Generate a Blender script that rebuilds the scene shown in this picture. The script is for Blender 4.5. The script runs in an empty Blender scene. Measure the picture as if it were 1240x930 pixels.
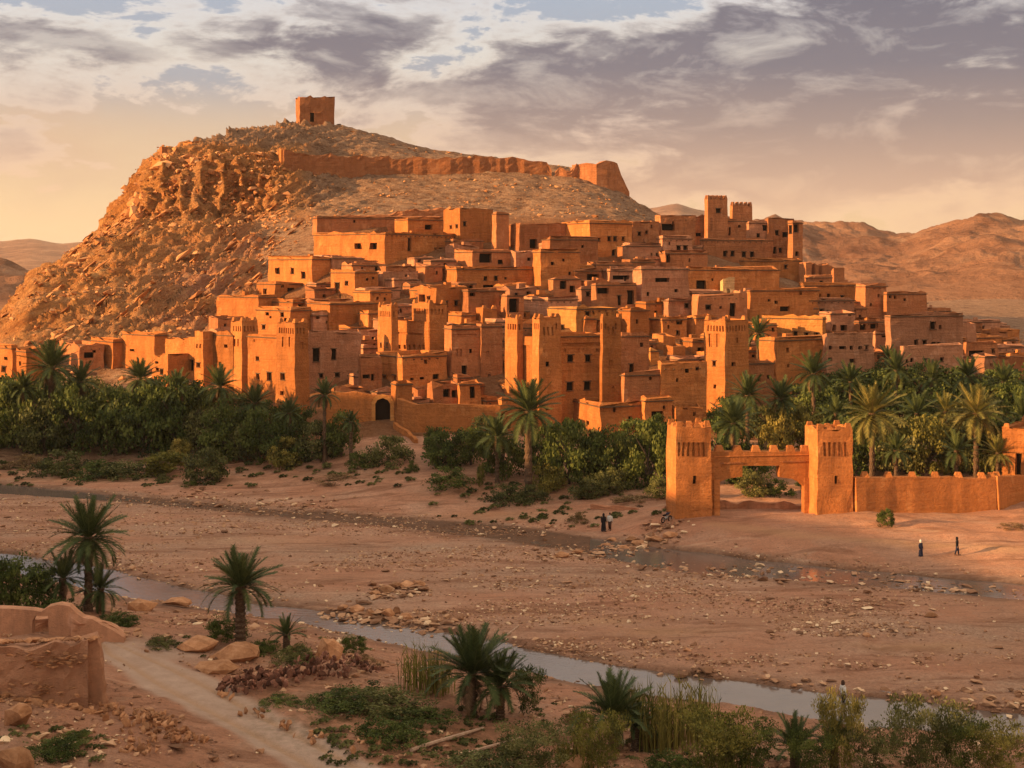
import bpy, bmesh, math, random
import numpy as np
from mathutils import Vector, Matrix, Euler
random.seed(7); rng = np.random.RandomState(11)
SC = bpy.context.scene
COL = SC.collection
# ------------------------------------------------------------------ camera
F, CX, HY, CZ = 1700.0, 620.0, 325.0, 27.0        # focal length in px of the 1240 px photo, centre, horizon row, eye height
cam = bpy.data.objects.new('camera', bpy.data.cameras.new('camera'))
COL.objects.link(cam); SC.camera = cam
cam.location = (0, 0, CZ); cam.rotation_euler = (math.radians(90), 0, 0)
cam.data.sensor_width = 36; cam.data.lens = 36*F/1240
cam.data.shift_y = -(465-HY)/1240
cam.data.clip_start = 0.5; cam.data.clip_end = 30000
SC.view_settings.view_transform = 'Standard'; SC.view_settings.look = 'None'
SC.view_settings.exposure = 1.1; SC.view_settings.gamma = 1.0
SC.cycles.max_bounces = 5; SC.cycles.diffuse_bounces = 3; SC.cycles.volume_bounces = 0
SC.cycles.transparent_max_bounces = 6
# ------------------------------------------------------------------ sun
SUN_EL = math.radians(12); SUN_DIR = Vector((-0.95, -0.30, 0)).normalized()
sdir = Vector((SUN_DIR.x*math.cos(SUN_EL), SUN_DIR.y*math.cos(SUN_EL), math.sin(SUN_EL)))
sun = bpy.data.objects.new('sun', bpy.data.lights.new('sun', 'SUN')); COL.objects.link(sun)
sun.rotation_euler = (-sdir).to_track_quat('-Z', 'Y').to_euler()
sun.data.energy = 4.9; sun.data.angle = math.radians(0.6); sun.data.color = (1.0, 0.56, 0.22)
sun.location = (-300, -50, 120)
# ------------------------------------------------------------------ sky
W = bpy.data.worlds.new('World'); SC.world = W; W.use_nodes = True
nt = W.node_tree; N = nt.nodes; L = nt.links; N.clear()
def nd(t, **k):
    n = N.new(t)
    for a, b in k.items():
        if a.startswith('i_'): n.inputs[int(a[2:])].default_value = b
        else: setattr(n, a, b)
    return n
def mth(op, a, b=None, c=None, clamp=False):
    n = N.new('ShaderNodeMath'); n.operation = op; n.use_clamp = clamp
    for i, v in enumerate((a, b, c)):
        if v is None: continue
        if isinstance(v, (int, float)): n.inputs[i].default_value = v
        else: L.new(v, n.inputs[i])
    return n.outputs[0]
def mixc(f, a, b, mode='MIX'):
    n = N.new('ShaderNodeMix'); n.data_type = 'RGBA'; n.blend_type = mode
    for i, v in ((0, f), (6, a), (7, b)):
        if isinstance(v, (int, float)): n.inputs[i].default_value = v
        elif isinstance(v, tuple): n.inputs[i].default_value = (*v, 1)
        else: L.new(v, n.inputs[i])
    return n.outputs[2]
def lin(r, g, b):
    f = lambda c: (c/255/12.92) if c/255 < .04045 else ((c/255+.055)/1.055)**2.4
    return (f(r), f(g), f(b))
def ramp(fac, pts, interp='LINEAR'):
    n = N.new('ShaderNodeValToRGB'); n.color_ramp.interpolation = interp
    e = n.color_ramp.elements
    while len(e) < len(pts): e.new(0.5)
    for k, (p, c) in enumerate(pts):
        e[k].position = p; e[k].color = (*c, 1) if isinstance(c, tuple) else (c, c, c, 1)
    L.new(fac, n.inputs[0]); return n.outputs[0]
tc = nd('ShaderNodeTexCoord'); sp = nd('ShaderNodeSeparateXYZ'); L.new(tc.outputs['Generated'], sp.inputs[0])
dx, dy, dz = sp.outputs
sky = nd('ShaderNodeTexSky', sky_type='NISHITA', sun_disc=False, sun_elevation=SUN_EL,
         sun_rotation=math.atan2(SUN_DIR.x, SUN_DIR.y))
sky.air_density = 1.2; sky.dust_density = 4.0
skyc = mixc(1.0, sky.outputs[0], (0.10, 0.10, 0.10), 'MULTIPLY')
el = mth('MAXIMUM', dz, 0.0)
clear = ramp(el, [(0.0, lin(238, 198, 142)), (0.035, lin(230, 190, 142)), (0.09, lin(196, 170, 146)), (0.13, lin(150, 152, 160)), (0.19, lin(150, 160, 176)), (0.35, lin(214, 204, 196)), (1.0, lin(204, 200, 200))])  # the stops above the view are raised for fill light
# glow towards the sunset (left) stretches along the horizon
side = mth('MULTIPLY_ADD', dx, -1.2, 0.5, clamp=True)
lowm = mth('SUBTRACT', 1.0, mth('MULTIPLY', el, 8.0), clamp=True)
clear = mixc(mth('MULTIPLY', mth('MULTIPLY', side, lowm), 0.75), clear, lin(246, 214, 158))
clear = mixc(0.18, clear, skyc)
# clouds: a flat deck seen at a low angle
den = mth('ADD', el, 0.06)
cb = nd('ShaderNodeCombineXYZ')
L.new(dx, cb.inputs[0]); L.new(dy, cb.inputs[1]); L.new(mth('MULTIPLY', dz, 2.7), cb.inputs[2])
def noise(scale, detail, rough, dist=0.0, off=(0, 0, 0), sx=1, sy=1):
    mp = N.new('ShaderNodeMapping'); mp.inputs['Location'].default_value = off
    mp.inputs['Scale'].default_value = (sx, sy, 1)
    L.new(cb.outputs[0], mp.inputs[0])
    n = N.new('ShaderNodeTexNoise'); n.inputs['Scale'].default_value = scale
    n.inputs['Detail'].default_value = detail; n.inputs['Roughness'].default_value = rough
    n.inputs['Distortion'].default_value = dist
    L.new(mp.outputs[0], n.inputs['Vector']); return n.outputs[0]
n1 = noise(5.5, 10, 0.60, 0.25, (3.1, 8.7, 1.3))
n2 = noise(13.0, 9, 0.62, 0.4, (11.3, 2.2, 0.4))
n3 = noise(2.2, 3, 0.5, 0.0, (5.0, 1.0, 2.0))
dens = mth('ADD', mth('MULTIPLY', n1, 0.80), mth('MULTIPLY', n2, 0.42))
dens = mth('ADD', dens, mth('MULTIPLY', mth('SUBTRACT', n3, 0.5), 0.55))
bias = ramp(el, [(0.0, 0.0), (0.04, 0.08), (0.07, 0.20), (0.105, 0.22), (0.13, 0.26), (0.165, 0.22), (0.19, 0.16), (1.0, 0.2)])
rightb = mth('MULTIPLY', mth('ADD', dx, 0.02), 0.20)
cov = mth('SUBTRACT', mth('ADD', mth('ADD', dens, mth('MULTIPLY', bias, 0.45)), rightb), 0.095)
mask = ramp(cov, [(0.545, 0.0), (0.58, 0.75), (0.63, 1.0)], 'EASE')
core = ramp(cov, [(0.57, 0.0), (0.70, 1.0)], 'EASE')
edge = ramp(el, [(0.0, lin(234, 194, 144)), (0.05, lin(214, 176, 142)), (0.10, lin(196, 172, 154)), (0.15, lin(206, 198, 186)), (0.19, lin(196, 192, 190)), (0.35, lin(244, 220, 190)), (1.0, lin(246, 222, 192))])  # overhead cloud colours, here and in dark, are brightened to add fill light
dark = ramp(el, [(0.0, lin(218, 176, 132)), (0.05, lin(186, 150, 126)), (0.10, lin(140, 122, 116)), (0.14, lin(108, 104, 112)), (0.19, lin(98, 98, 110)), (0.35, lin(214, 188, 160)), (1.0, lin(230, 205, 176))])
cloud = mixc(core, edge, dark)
cloud = mixc(mth('MULTIPLY', ramp(n2, [(0.50, 0.0), (0.66, 1.0)]), 0.5), cloud, edge)
veil = ramp(el, [(0.0, 0.0), (0.03, 0.25), (0.06, 0.75), (0.09, 0.8), (0.12, 0.25), (0.15, 0.0)])
clear = mixc(mth('MULTIPLY', veil, ramp(n1, [(0.38, 0.35), (0.6, 1.0)])), clear, lin(186, 152, 128))
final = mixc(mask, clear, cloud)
# below the horizon the dome is just dusty ground glow
final = mixc(mth('LESS_THAN', dz, -0.02), final, (0.22, 0.12, 0.08))
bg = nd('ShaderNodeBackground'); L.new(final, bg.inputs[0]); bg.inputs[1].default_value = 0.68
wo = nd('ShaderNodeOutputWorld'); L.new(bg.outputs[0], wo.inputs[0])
# ------------------------------------------------------------------ numpy noise
def _h(ix, iy, iz, s):
    h = (ix*374761393 + iy*668265263 + iz*2147483647 + s*974634777) & 0xffffffff
    h = ((h ^ (h >> 13))*1274126177) & 0xffffffff
    h = (h ^ (h >> 16)) & 0xffffffff
    return (h & 0xffffff)/float(0xffffff)*2-1
def vnoise(x, y, z, s=0):
    x, y, z = np.broadcast_arrays(np.asarray(x, float), np.asarray(y, float), np.asarray(z, float))
    ix, iy, iz = np.floor(x).astype(np.int64), np.floor(y).astype(np.int64), np.floor(z).astype(np.int64)
    fx, fy, fz = x-ix, y-iy, z-iz
    fx = fx*fx*(3-2*fx); fy = fy*fy*(3-2*fy); fz = fz*fz*(3-2*fz)
    r = 0
    for a in (0, 1):
        for b in (0, 1):
            for c in (0, 1):
                w = (fx if a else 1-fx)*(fy if b else 1-fy)*(fz if c else 1-fz)
                r = r + w*_h(ix+a, iy+b, iz+c, s)
    return r
def fbm(x, y, z, o=4, s=0, g=0.5, ridged=False):
    r = 0; a = 1.0; t = 0
    for k in range(o):
        n = vnoise(x*2**k, y*2**k, z*2**k, s+k*17)
        if ridged: n = 1-2*np.abs(n)
        r = r+a*n; t += a; a *= g
    return r/t
def sstep(a, b, x):
    t = np.clip((x-a)/(b-a), 0, 1); return t*t*(3-2*t)
# ------------------------------------------------------------------ terrain model
pyz = lambda Y, py: CZ-(py-HY)*Y/F
def interp_line(pts): 
    a = np.array(pts, float); return lambda px: np.interp(px, a[:, 0], a[:, 1])
us_up = interp_line([(-400, 552), (-100, 574), (0, 585), (150, 599), (300, 614), (450, 624), (600, 636), (740, 652), (830, 664), (1000, 684), (1240, 706), (1700, 740)])
us_lo = interp_line([(-400, 564), (-100, 587), (0, 597), (150, 608), (300, 622), (450, 636), (600, 652), (740, 676), (830, 694), (1000, 705), (1240, 726), (1700, 765)])
ns_up = interp_line([(-400, 610), (0, 667), (100, 681), (250, 714), (300, 727), (400, 739), (500, 756), (600, 774), (700, 794), (800, 811), (900, 822), (1000, 834), (1100, 845), (1240, 860), (1700, 900)])
ns_lo = interp_line([(-400, 640), (0, 690), (150, 724), (290, 745), (400, 764), (500, 786), (620, 812), (760, 838), (900, 856), (1040, 880), (1240, 896), (1700, 940)])
Yz0 = lambda py: CZ*F/(py-HY)
HILL = {   # column: (Y, photo row) on the ray of that column
 -400: [(195, 560), (220, 520), (260, 470), (300, 445), (360, 450), (700, 372)],
 -150: [(195, 556), (220, 500), (260, 440), (300, 410), (360, 420), (700, 372)],
 0: [(188, 562), (197, 543), (220, 482), (250, 430), (290, 388), (320, 402), (420, 430), (700, 372)],
 30: [(188, 562), (197, 543), (220, 478), (250, 415), (282, 356), (300, 348), (330, 375), (430, 425), (700, 372)],
 60: [(188, 562), (197, 543), (217, 475), (250, 410), (285, 350), (305, 321), (340, 345), (430, 425), (700, 372)],
 110: [(188, 560), (200, 535), (217, 470), (250, 402), (290, 330), (320, 288), (350, 300), (450, 420), (700, 372)],
 150: [(188, 558), (200, 530), (215, 468), (250, 400), (298, 300), (328, 262), (331, 236), (345, 236), (380, 290), (460, 415), (700, 372)],
 185: [(188, 558), (200, 525), (215, 462), (250, 396), (298, 300), (320, 262), (324, 200), (335, 190), (350, 190), (400, 250), (500, 410), (700, 372)],
 250: [(186, 560), (200, 520), (215, 458), (250, 386), (298, 296), (318, 262), (322, 190), (332, 176), (350, 171), (400, 185), (550, 400), (700, 372)],
 300: [(184, 560), (198, 515), (215, 455), (250, 385), (298, 292), (318, 262), (323, 198), (338, 178), (360, 153), (400, 165), (550, 390), (700, 372)],
 350: [(182, 558), (192, 520), (212, 450), (250, 372), (296, 290), (316, 255), (323, 214), (335, 188), (355, 158), (374, 149), (410, 160), (560, 380), (700, 372)],
 405: [(178, 560), (188, 515), (205, 465), (250, 350), (292, 278), (320, 238), (335, 212), (352, 176), (376, 151), (410, 160), (560, 380), (700, 372)],
 470: [(172, 566), (182, 530), (190, 508), (212, 430), (250, 350), (292, 277), (320, 240), (335, 214), (352, 184), (378, 167), (420, 180), (560, 380), (700, 372)],
 520: [(168, 575), (180, 535), (190, 512), (212, 425), (250, 350), (292, 277), (320, 244), (338, 214), (354, 192), (378, 182), (420, 200), (560, 380), (700, 372)],
 600: [(158, 605), (172, 560), (185, 522), (192, 510), (212, 428), (250, 352), (292, 280), (320, 250), (338, 214), (354, 194), (385, 192), (420, 215), (560, 380), (700, 372)],
 700: [(154, 615), (170, 565), (185, 525), (192, 508), (212, 430), (250, 352), (290, 282), (320, 250), (338, 224), (352, 205), (375, 205), (420, 250), (560, 385), (700, 372)],
 745: [(150, 620), (168, 570), (185, 525), (192, 508), (212, 430), (250, 354), (290, 288), (320, 258), (338, 235), (352, 226), (375, 235), (420, 280), (560, 385), (700, 372)],
 800: [(138, 633), (142, 627), (165, 577), (185, 528), (192, 508), (212, 432), (250, 360), (290, 300), (320, 272), (340, 262), (375, 275), (450, 340), (700, 372)],
 860: [(138, 635), (142, 628), (165, 580), (185, 530), (195, 500), (215, 430), (250, 362), (285, 312), (310, 300), (345, 305), (450, 370), (700, 372)],
 970: [(134, 650), (142, 628), (165, 580), (185, 530), (197, 495), (217, 435), (250, 378), (285, 345), (310, 342), (345, 348), (450, 372), (700, 366)],
 1060: [(132, 655), (142, 627), (165, 580), (185, 530), (200, 490), (220, 440), (255, 392), (285, 372), (320, 372), (450, 380), (700, 366)],
 1200: [(128, 668), (142, 626), (165, 580), (185, 532), (200, 500), (220, 462), (255, 432), (300, 422), (360, 415), (450, 392), (700, 362)],
 1400: [(124, 680), (142, 630), (165, 585), (185, 545), (220, 490), (260, 460), (320, 430), (450, 400), (700, 360)],
 1800: [(124, 690), (142, 640), (185, 555), (220, 505), (260, 470), (320, 435), (450, 400), (700, 360)]}
NEAR = {   # (Y, z)
 -400: [(112, 4), (95, 5), (75, 6.2), (60, 6.6), (30, 7.5)],
 0: [(112, 2.5), (95, 4.2), (80, 5.5), (68, 6.1), (60, 5.8), (30, 7)],
 150: [(105, 2), (95, 3.6), (85, 4.4), (70, 4.9), (60, 5.2), (30, 6)],
 300: [(102, 1.6), (92, 3.2), (80, 4.2), (70, 4.5), (60, 4.9), (30, 6)],
 450: [(96, 1.2), (88, 2.4), (78, 3.6), (65, 4.2), (30, 5)],
 620: [(90, 0.7), (82, 1.9), (72, 2.9), (60, 3.6), (30, 5)],
 800: [(84, .6), (78, 1.3), (70, 2.2), (60, 3), (30, 5)],
 1000: [(80, .5), (75, 1.1), (68, 2), (60, 2.6), (30, 5)],
 1240: [(77, .4), (70, 1.2), (60, 2.2), (30, 5)],
 1700: [(72, .6), (60, 1.5), (30, 4)]}
GX = np.arange(-400, 1801, 10.0); GY = np.concatenate([np.arange(20, 420, 0.5), np.arange(420, 701, 5.0)])
def build_table():
    T = []
    keys = sorted(HILL)
    prof = []
    for k in keys:
        Yu, Yl = Yz0(us_up(k)), Yz0(us_lo(k)); Yn0, Yn1 = Yz0(ns_up(k)), Yz0(ns_lo(k))
        far = [(Yl, 0.0), (Yu, 0.0)] + [(y, pyz(y, p)) for y, p in HILL[k] if y > Yu+3]
        nk = sorted(NEAR); z = None
        ys = np.array([30, 45, 60, 65, 70, 75, 80, 85, 90, 95, 100, 105, 112.])
        nz = np.zeros_like(ys)
        for i, y in enumerate(ys):
            vals = []
            for q in nk:
                pts = sorted(NEAR[q]+[(float(Yz0(ns_lo(q))), 0.0)]); a = np.array(pts)
                vals.append(np.interp(y, a[:, 0], a[:, 1]))
            nz[i] = np.interp(k, nk, vals)
        near = [(y, q) for y, q in zip(ys, nz) if y < Yn1-1] + [(Yn1, 0.0)]
        pts = sorted(near+far); a = np.array(pts)
        prof.append(np.interp(GY, a[:, 0], a[:, 1]))
    prof = np.array(prof); keys = np.array(keys, float)
    T = np.array([np.interp(GX, keys, prof[:, j]) for j in range(len(GY))]).T   # [gx, gy]
    k = np.array([1, 2, 3, 2, 1.]); k /= k.sum()
    T = np.apply_along_axis(lambda c: np.convolve(np.pad(c, 2, 'edge'), k, 'valid'), 0, T)
    return T
TAB = build_table()
def H0(X, Y):
    X = np.asarray(X, float); Y = np.asarray(Y, float)
    px = CX+F*X/np.maximum(Y, 1)
    u = np.clip((px-GX[0])/10.0, 0, len(GX)-1.001); i = u.astype(int); fu = u-i
    v = np.interp(Y, GY, np.arange(len(GY))); v = np.clip(v, 0, len(GY)-1.001); j = v.astype(int); fv = v-j
    z = (TAB[i, j]*(1-fu)+TAB[i+1, j]*fu)*(1-fv)+(TAB[i, j+1]*(1-fu)+TAB[i+1, j+1]*fu)*fv
    return z
def stream(X, Y):
    """channel weights (near, upper) 0..1"""
    px = CX+F*X/np.maximum(Y, 1)
    py = HY+CZ*F/np.maximum(Y, 1)
    w = fbm(X/6.0, Y/3.0, 0, 3, 5)*0.22
    def ch(up, lo):
        c = (up(px)+lo(px))/2; hw = (lo(px)-up(px))/2
        t = (py-c)/hw
        return sstep(1.12, 0.75, np.abs(t)+w)
    return ch(ns_up, ns_lo), ch(us_up, us_lo), px
def shade_ridge_left(X, Y):
    # unseen ridge added left of view to keep low sun off the river
    return 36*sstep(-80, -120, X)*sstep(196, 150, Y)*sstep(-170, -110, Y)
def H(X, Y):
    z = H0(X, Y)
    n, u, px = stream(X, Y)
    z = z + fbm(X/9, Y/9, 0, 4, 3)*np.clip(np.abs(z)*0.25, 0.10, 0.6)
    z = np.where(Y < 182, np.maximum(z, 0.02+0.05*fbm(X/2, Y/2, 0, 2, 8)), z)
    wetdepth = 0.45*np.where((px > 130) & (px < 715), 0.30, 1.0)
    z = z-n*0.6-u*wetdepth
    return z
def march(px, py, y0=45, y1=440):
    Ys = np.arange(y0, y1, 0.25); Xs = (px-CX)/F*Ys
    zr = CZ-(py-HY)*Ys/F; zh = H(Xs, Ys)
    k = np.nonzero(zh >= zr)[0]
    if len(k) == 0: k = [int(np.argmin(zr-zh))]
    y = Ys[k[0]]
    return (px-CX)/F*y, float(y), float(zh[k[0]])
def gz(x, y): return float(H(np.array([x]), np.array([y]))[0])
def at(px, py, Y): return Vector(((px-CX)/F*Y, Y, CZ-(py-HY)*Y/F))
# ------------------------------------------------------------------ object helpers
def tag(o, label=None, cat=None, group=None, kind=None):
    if label: o['label'] = label
    if cat: o['category'] = cat
    if group: o['group'] = group
    if kind: o['kind'] = kind
    return o
def empty(name, loc, label, cat, group=None, rz=0):
    o = bpy.data.objects.new(name, None); COL.objects.link(o); o.location = loc; o.rotation_euler = (0, 0, rz)
    o.empty_display_size = 0.5
    return tag(o, label, cat, group)
def link(name, me, parent=None, loc=None, rot=None, scale=None):
    o = bpy.data.objects.new(name, me); COL.objects.link(o)
    if parent is not None: o.parent = parent
    if loc is not None: o.location = loc
    if rot is not None: o.rotation_euler = rot
    if scale is not None: o.scale = scale
    return o
def mesh(name, V, Fc, mats, mi=None, smooth=False):
    me = bpy.data.meshes.new(name); me.from_pydata([tuple(v) for v in V], [], Fc)
    for m in (mats if isinstance(mats, (list, tuple)) else [mats]): me.materials.append(m)
    if mi is not None: me.polygons.foreach_set('material_index', np.array(mi, dtype=np.int32))
    if smooth: me.polygons.foreach_set('use_smooth', np.ones(len(Fc), dtype=bool))
    me.update(); return me
def np_mesh(name, V, Fa, mats, smooth=False, cols=None):
    """V (n,3), Fa (m,k) all faces of k corners"""
    me = bpy.data.meshes.new(name); n = len(V); m, k = Fa.shape
    me.vertices.add(n); me.vertices.foreach_set('co', np.ascontiguousarray(V, dtype=np.float32).ravel())
    me.loops.add(m*k); me.loops.foreach_set('vertex_index', Fa.astype(np.int32).ravel())
    me.polygons.add(m); me.polygons.foreach_set('loop_start', np.arange(0, m*k, k, dtype=np.int32))
    me.polygons.foreach_set('loop_total', np.full(m, k, dtype=np.int32))
    me.polygons.foreach_set('use_smooth', np.full(m, smooth, dtype=bool))
    me.update(calc_edges=True); me.validate()
    for mm in (mats if isinstance(mats, (list, tuple)) else [mats]): me.materials.append(mm)
    if cols is not None:
        for nm, arr in cols.items():
            a = me.attributes.new(nm, 'FLOAT', 'POINT'); a.data.foreach_set('value', np.ascontiguousarray(arr, dtype=np.float32).ravel())
    return me
def grid_faces(nr, nc):
    i = np.arange(nr-1)[:, None]*nc+np.arange(nc-1)[None, :]
    return np.stack([i, i+1, i+nc+1, i+nc], -1).reshape(-1, 4)
# ------------------------------------------------------------------ materials
class MB:
    def __init__(s, name, rough=0.9, spec=0.15):
        s.m = bpy.data.materials.new(name); s.m.use_nodes = True; s.t = s.m.node_tree
        s.b = s.t.nodes['Principled BSDF']; s.b.inputs['Roughness'].default_value = rough
        s.b.inputs['Specular IOR Level'].default_value = spec
    def n(s, t, **k):
        n = s.t.nodes.new(t)
        for a, b in k.items(): setattr(n, a, b)
        return n
    def set(s, sock, v):
        if isinstance(v, (int, float)): sock.default_value = v
        elif isinstance(v, tuple): sock.default_value = (*v, 1) if len(v) == 3 and sock.type == 'RGBA' else v
        else: s.t.links.new(v, sock)
    def noise(s, scale, detail=4, rough=0.55, vec=None, stretch=(1, 1, 1), dist=0.0):
        mp = s.n('ShaderNodeMapping'); mp.inputs['Scale'].default_value = stretch
        if vec is None: vec = s.geo()
        s.t.links.new(vec, mp.inputs[0])
        n = s.n('ShaderNodeTexNoise'); n.inputs['Scale'].default_value = scale; n.inputs['Detail'].default_value = detail
        n.inputs['Roughness'].default_value = rough; n.inputs['Distortion'].default_value = dist
        s.t.links.new(mp.outputs[0], n.inputs['Vector']); return n.outputs[0]
    def geo(s): return s.n('ShaderNodeNewGeometry').outputs['Position']
    def ramp(s, fac, pts):
        n = s.n('ShaderNodeValToRGB'); e = n.color_ramp.elements
        while len(e) < len(pts): e.new(0.5)
        for k, (p, c) in enumerate(pts):
            e[k].position = p; e[k].color = (*c, 1) if isinstance(c, tuple) else (c, c, c, 1)
        s.t.links.new(fac, n.inputs[0]); return n.outputs[0]
    def mix(s, f, a, b, mode='MIX'):
        n = s.n('ShaderNodeMix'); n.data_type = 'RGBA'; n.blend_type = mode
        s.set(n.inputs[0], f); s.set(n.inputs[6], a); s.set(n.inputs[7], b); return n.outputs[2]
    def math(s, op, a, b=0.0, clamp=False):
        n = s.n('ShaderNodeMath', operation=op, use_clamp=clamp); s.set(n.inputs[0], a); s.set(n.inputs[1], b); return n.outputs[0]
    def attr(s, name): return s.n('ShaderNodeAttribute', attribute_name=name).outputs['Fac']
    def rnd(s): return s.n('ShaderNodeObjectInfo').outputs['Random']
    def bump(s, h, strength=0.5, dist=0.1):
        n = s.n('ShaderNodeBump'); n.inputs['Strength'].default_value = strength; n.inputs['Distance'].default_value = dist
        s.t.links.new(h, n.inputs['Height']); s.t.links.new(n.outputs[0], s.b.inputs['Normal'])
    def col(s, c): s.set(s.b.inputs['Base Color'], c); return s.m
def scale_c(c, k): return tuple(x*k for x in c)
def adobe(name, c, worn=0.25, stones=False):
    m = MB(name, 0.95, 0.1)
    a = m.noise(0.35, 5, 0.6); b = m.noise(2.2, 5, 0.65); st = m.noise(1.2, 4, 0.6, stretch=(1, 1, 0.18)); cs = m.noise(1.0, 3, 0.5, stretch=(0.15, 0.15, 3.2))
    k = m.ramp(a, [(0.3, scale_c(c, 1-worn)), (0.55, c), (0.75, (min(1, c[0]*1.12), c[1]*1.18, c[2]*1.25))])
    k = m.mix(m.ramp(b, [(0.35, 0.0), (0.66, 0.55)]), k, scale_c(c, 0.62))
    k = m.mix(m.ramp(st, [(0.5, 0.0), (0.68, 0.6)]), k, scale_c(c, 0.52))
    k = m.mix(m.ramp(m.noise(0.7, 3, .5, stretch=(1, 1, .6)), [(0.62, 0.0), (0.66, 0.5)]), k, (c[0]*1.1, c[1]*1.3, c[2]*1.5))
    k = m.mix(m.ramp(cs, [(0.52, 0.0), (0.62, 0.22)]), k, scale_c(c, 0.6))
    hs = m.n('ShaderNodeHueSaturation'); m.set(hs.inputs['Color'], k)
    m.set(hs.inputs['Value'], m.math('ADD', m.math('MULTIPLY', m.rnd(), 0.42), 0.74))
    h = m.math('ADD', m.math('MULTIPLY', m.noise(3.5, 6, 0.7), 1.0), m.math('MULTIPLY', cs, 0.5))
    m.bump(h, 0.9, 0.3)
    return m.col(hs.outputs[0])
AD = {'o': adobe('adobe_orange', (0.575, 0.212, 0.066)), 'b': adobe('adobe_brown', (0.50, 0.198, 0.084)),
      'p': adobe('adobe_pink', (0.56, 0.258, 0.14)), 'y': adobe('adobe_pale', (0.7, 0.307, 0.0936), 0.15),
      'w': adobe('adobe_cream', (0.721, 0.446, 0.202), 0.15)}
M_ROOF = adobe('mud_roof', (0.382, 0.177, 0.072), 0.3)
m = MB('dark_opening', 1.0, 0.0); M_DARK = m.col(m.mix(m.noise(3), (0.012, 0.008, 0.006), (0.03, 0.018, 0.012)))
m = MB('old_timber', 0.85, 0.2); M_WOOD = m.col(m.ramp(m.noise(4, stretch=(1, 1, 6)), [(0.3, (0.06, 0.035, 0.02)), (0.7, (0.16, 0.10, 0.06))]))
m = MB('whitewash', 0.8, 0.2); M_WHITE = m.col(m.ramp(m.noise(3), [(0.3, (0.55, 0.47, 0.38)), (0.7, (0.75, 0.68, 0.58))]))
# ---- ground
m = MB('river_ground', 0.95, 0.12)
sand = m.ramp(m.noise(0.12, 6, 0.6), [(0.3, (0.50, 0.245, 0.14)), (0.5, (0.64, 0.325, 0.20)), (0.7, (0.73, 0.43, 0.29))])
sand = m.mix(m.ramp(m.noise(0.5, 6, 0.7, stretch=(1, 2.2, 1)), [(0.4, 0.0), (0.68, 0.6)]), sand, (0.45, 0.205, 0.12))
sand = m.mix(m.ramp(m.noise(4.5, 6, 0.8), [(0.48, 0.0), (0.62, 0.6)]), sand, (0.36, 0.185, 0.12))
sand = m.mix(m.ramp(m.noise(7.5, 5, 0.8), [(0.60, 0.0), (0.68, 0.7)]), sand, (0.70, 0.50, 0.38))
grav = m.ramp(m.noise(3.2, 5, 0.8), [(0.32, (0.26, 0.165, 0.125)), (0.5, (0.50, 0.32, 0.22)), (0.64, (0.66, 0.46, 0.33)), (0.76, (0.76, 0.60, 0.49))])
k = m.mix(m.math('MULTIPLY', m.attr('gravel'), m.ramp(m.noise(0.3, 5, 0.65), [(0.3, 0.35), (0.6, 1.0)])), sand, grav)
k = m.mix(m.ramp(m.noise(0.16, 7, 0.72, stretch=(.55, 2.4, 1), dist=.6), [(0.5, 0.0), (0.62, 0.7)]), k, (0.27, 0.125, 0.07))
k = m.mix(m.ramp(m.noise(0.22, 6, 0.7, stretch=(.4, 2.2, 1), dist=.4), [(0.60, 0.0), (0.70, 0.55)]), k, (0.76, 0.50, 0.34))
k = m.mix(m.ramp(m.noise(2.0, 6, 0.85), [(0.56, 0.0), (0.66, 0.6)]), k, (0.20, 0.11, 0.075))
road = m.ramp(m.noise(0.8, 6, 0.7), [(0.3, (0.58, 0.39, 0.29)), (0.7, (0.75, 0.55, 0.43))])
k = m.mix(m.attr('road'), k, road)
k = m.mix(m.attr('light'), k, (0.636, 0.372, 0.202))
wet = m.ramp(m.noise(0.9, 5, 0.7), [(0.35, (0.0795, 0.0418, 0.023)), (0.65, (0.18, 0.0884, 0.0446))])
k = m.mix(m.math('MULTIPLY', m.attr('wet'), 0.9), k, wet)
k = m.mix(m.math('MULTIPLY', m.attr('scrub'), m.ramp(m.noise(1.3, 5, 0.7), [(0.4, 0.0), (0.62, 0.75)])), k, (0.106, 0.0791, 0.0252))
rg = m.math('SUBTRACT', 0.96, m.math('MULTIPLY', m.attr('wet'), 0.35)); m.set(m.b.inputs['Roughness'], rg)
m.bump(m.math('ADD', m.noise(2.5, 8, 0.75), m.math('MULTIPLY', m.noise(9, 4, 0.7), 0.6)), 1.0, 0.4)
M_GROUND = m.col(k)
m = MB('river_water', 0.08, 0.5)
m.b.inputs['IOR'].default_value = 1.33
m.bump(m.noise(1.6, 5, 0.6, stretch=(1, 2.2, 1)), 0.22, 0.05)
M_WATER = m.col(m.mix(m.noise(0.4, 3), (0.10, 0.075, 0.065), (0.17, 0.125, 0.105)))
# ---- hill rock
m = MB('hill_rock', 0.95, 0.1)
r1 = m.noise(0.06, 6, 0.6); r2 = m.noise(0.5, 7, 0.7); r3 = m.noise(2.4, 6, 0.75)
rock = m.ramp(r1, [(0.35, (0.60, 0.245, 0.075)), (0.5, (0.68, 0.32, 0.11)), (0.65, (0.66, 0.35, 0.155))])
rock = m.mix(m.ramp(r2, [(0.45, 0.0), (0.7, 0.55)]), rock, (0.40, 0.155, 0.055))
rock = m.mix(m.ramp(r3, [(0.55, 0.0), (0.75, 0.6)]), rock, (0.70, 0.42, 0.22))
pinkr = m.ramp(r2, [(0.35, (0.424, 0.186, 0.115)), (0.65, (0.594, 0.307, 0.187))])
rock = m.mix(m.attr('pink'), rock, pinkr)
slope = m.ramp(r2, [(0.3, (0.28, 0.15, 0.085)), (0.5, (0.43, 0.25, 0.15)), (0.7, (0.56, 0.36, 0.23))])
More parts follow.
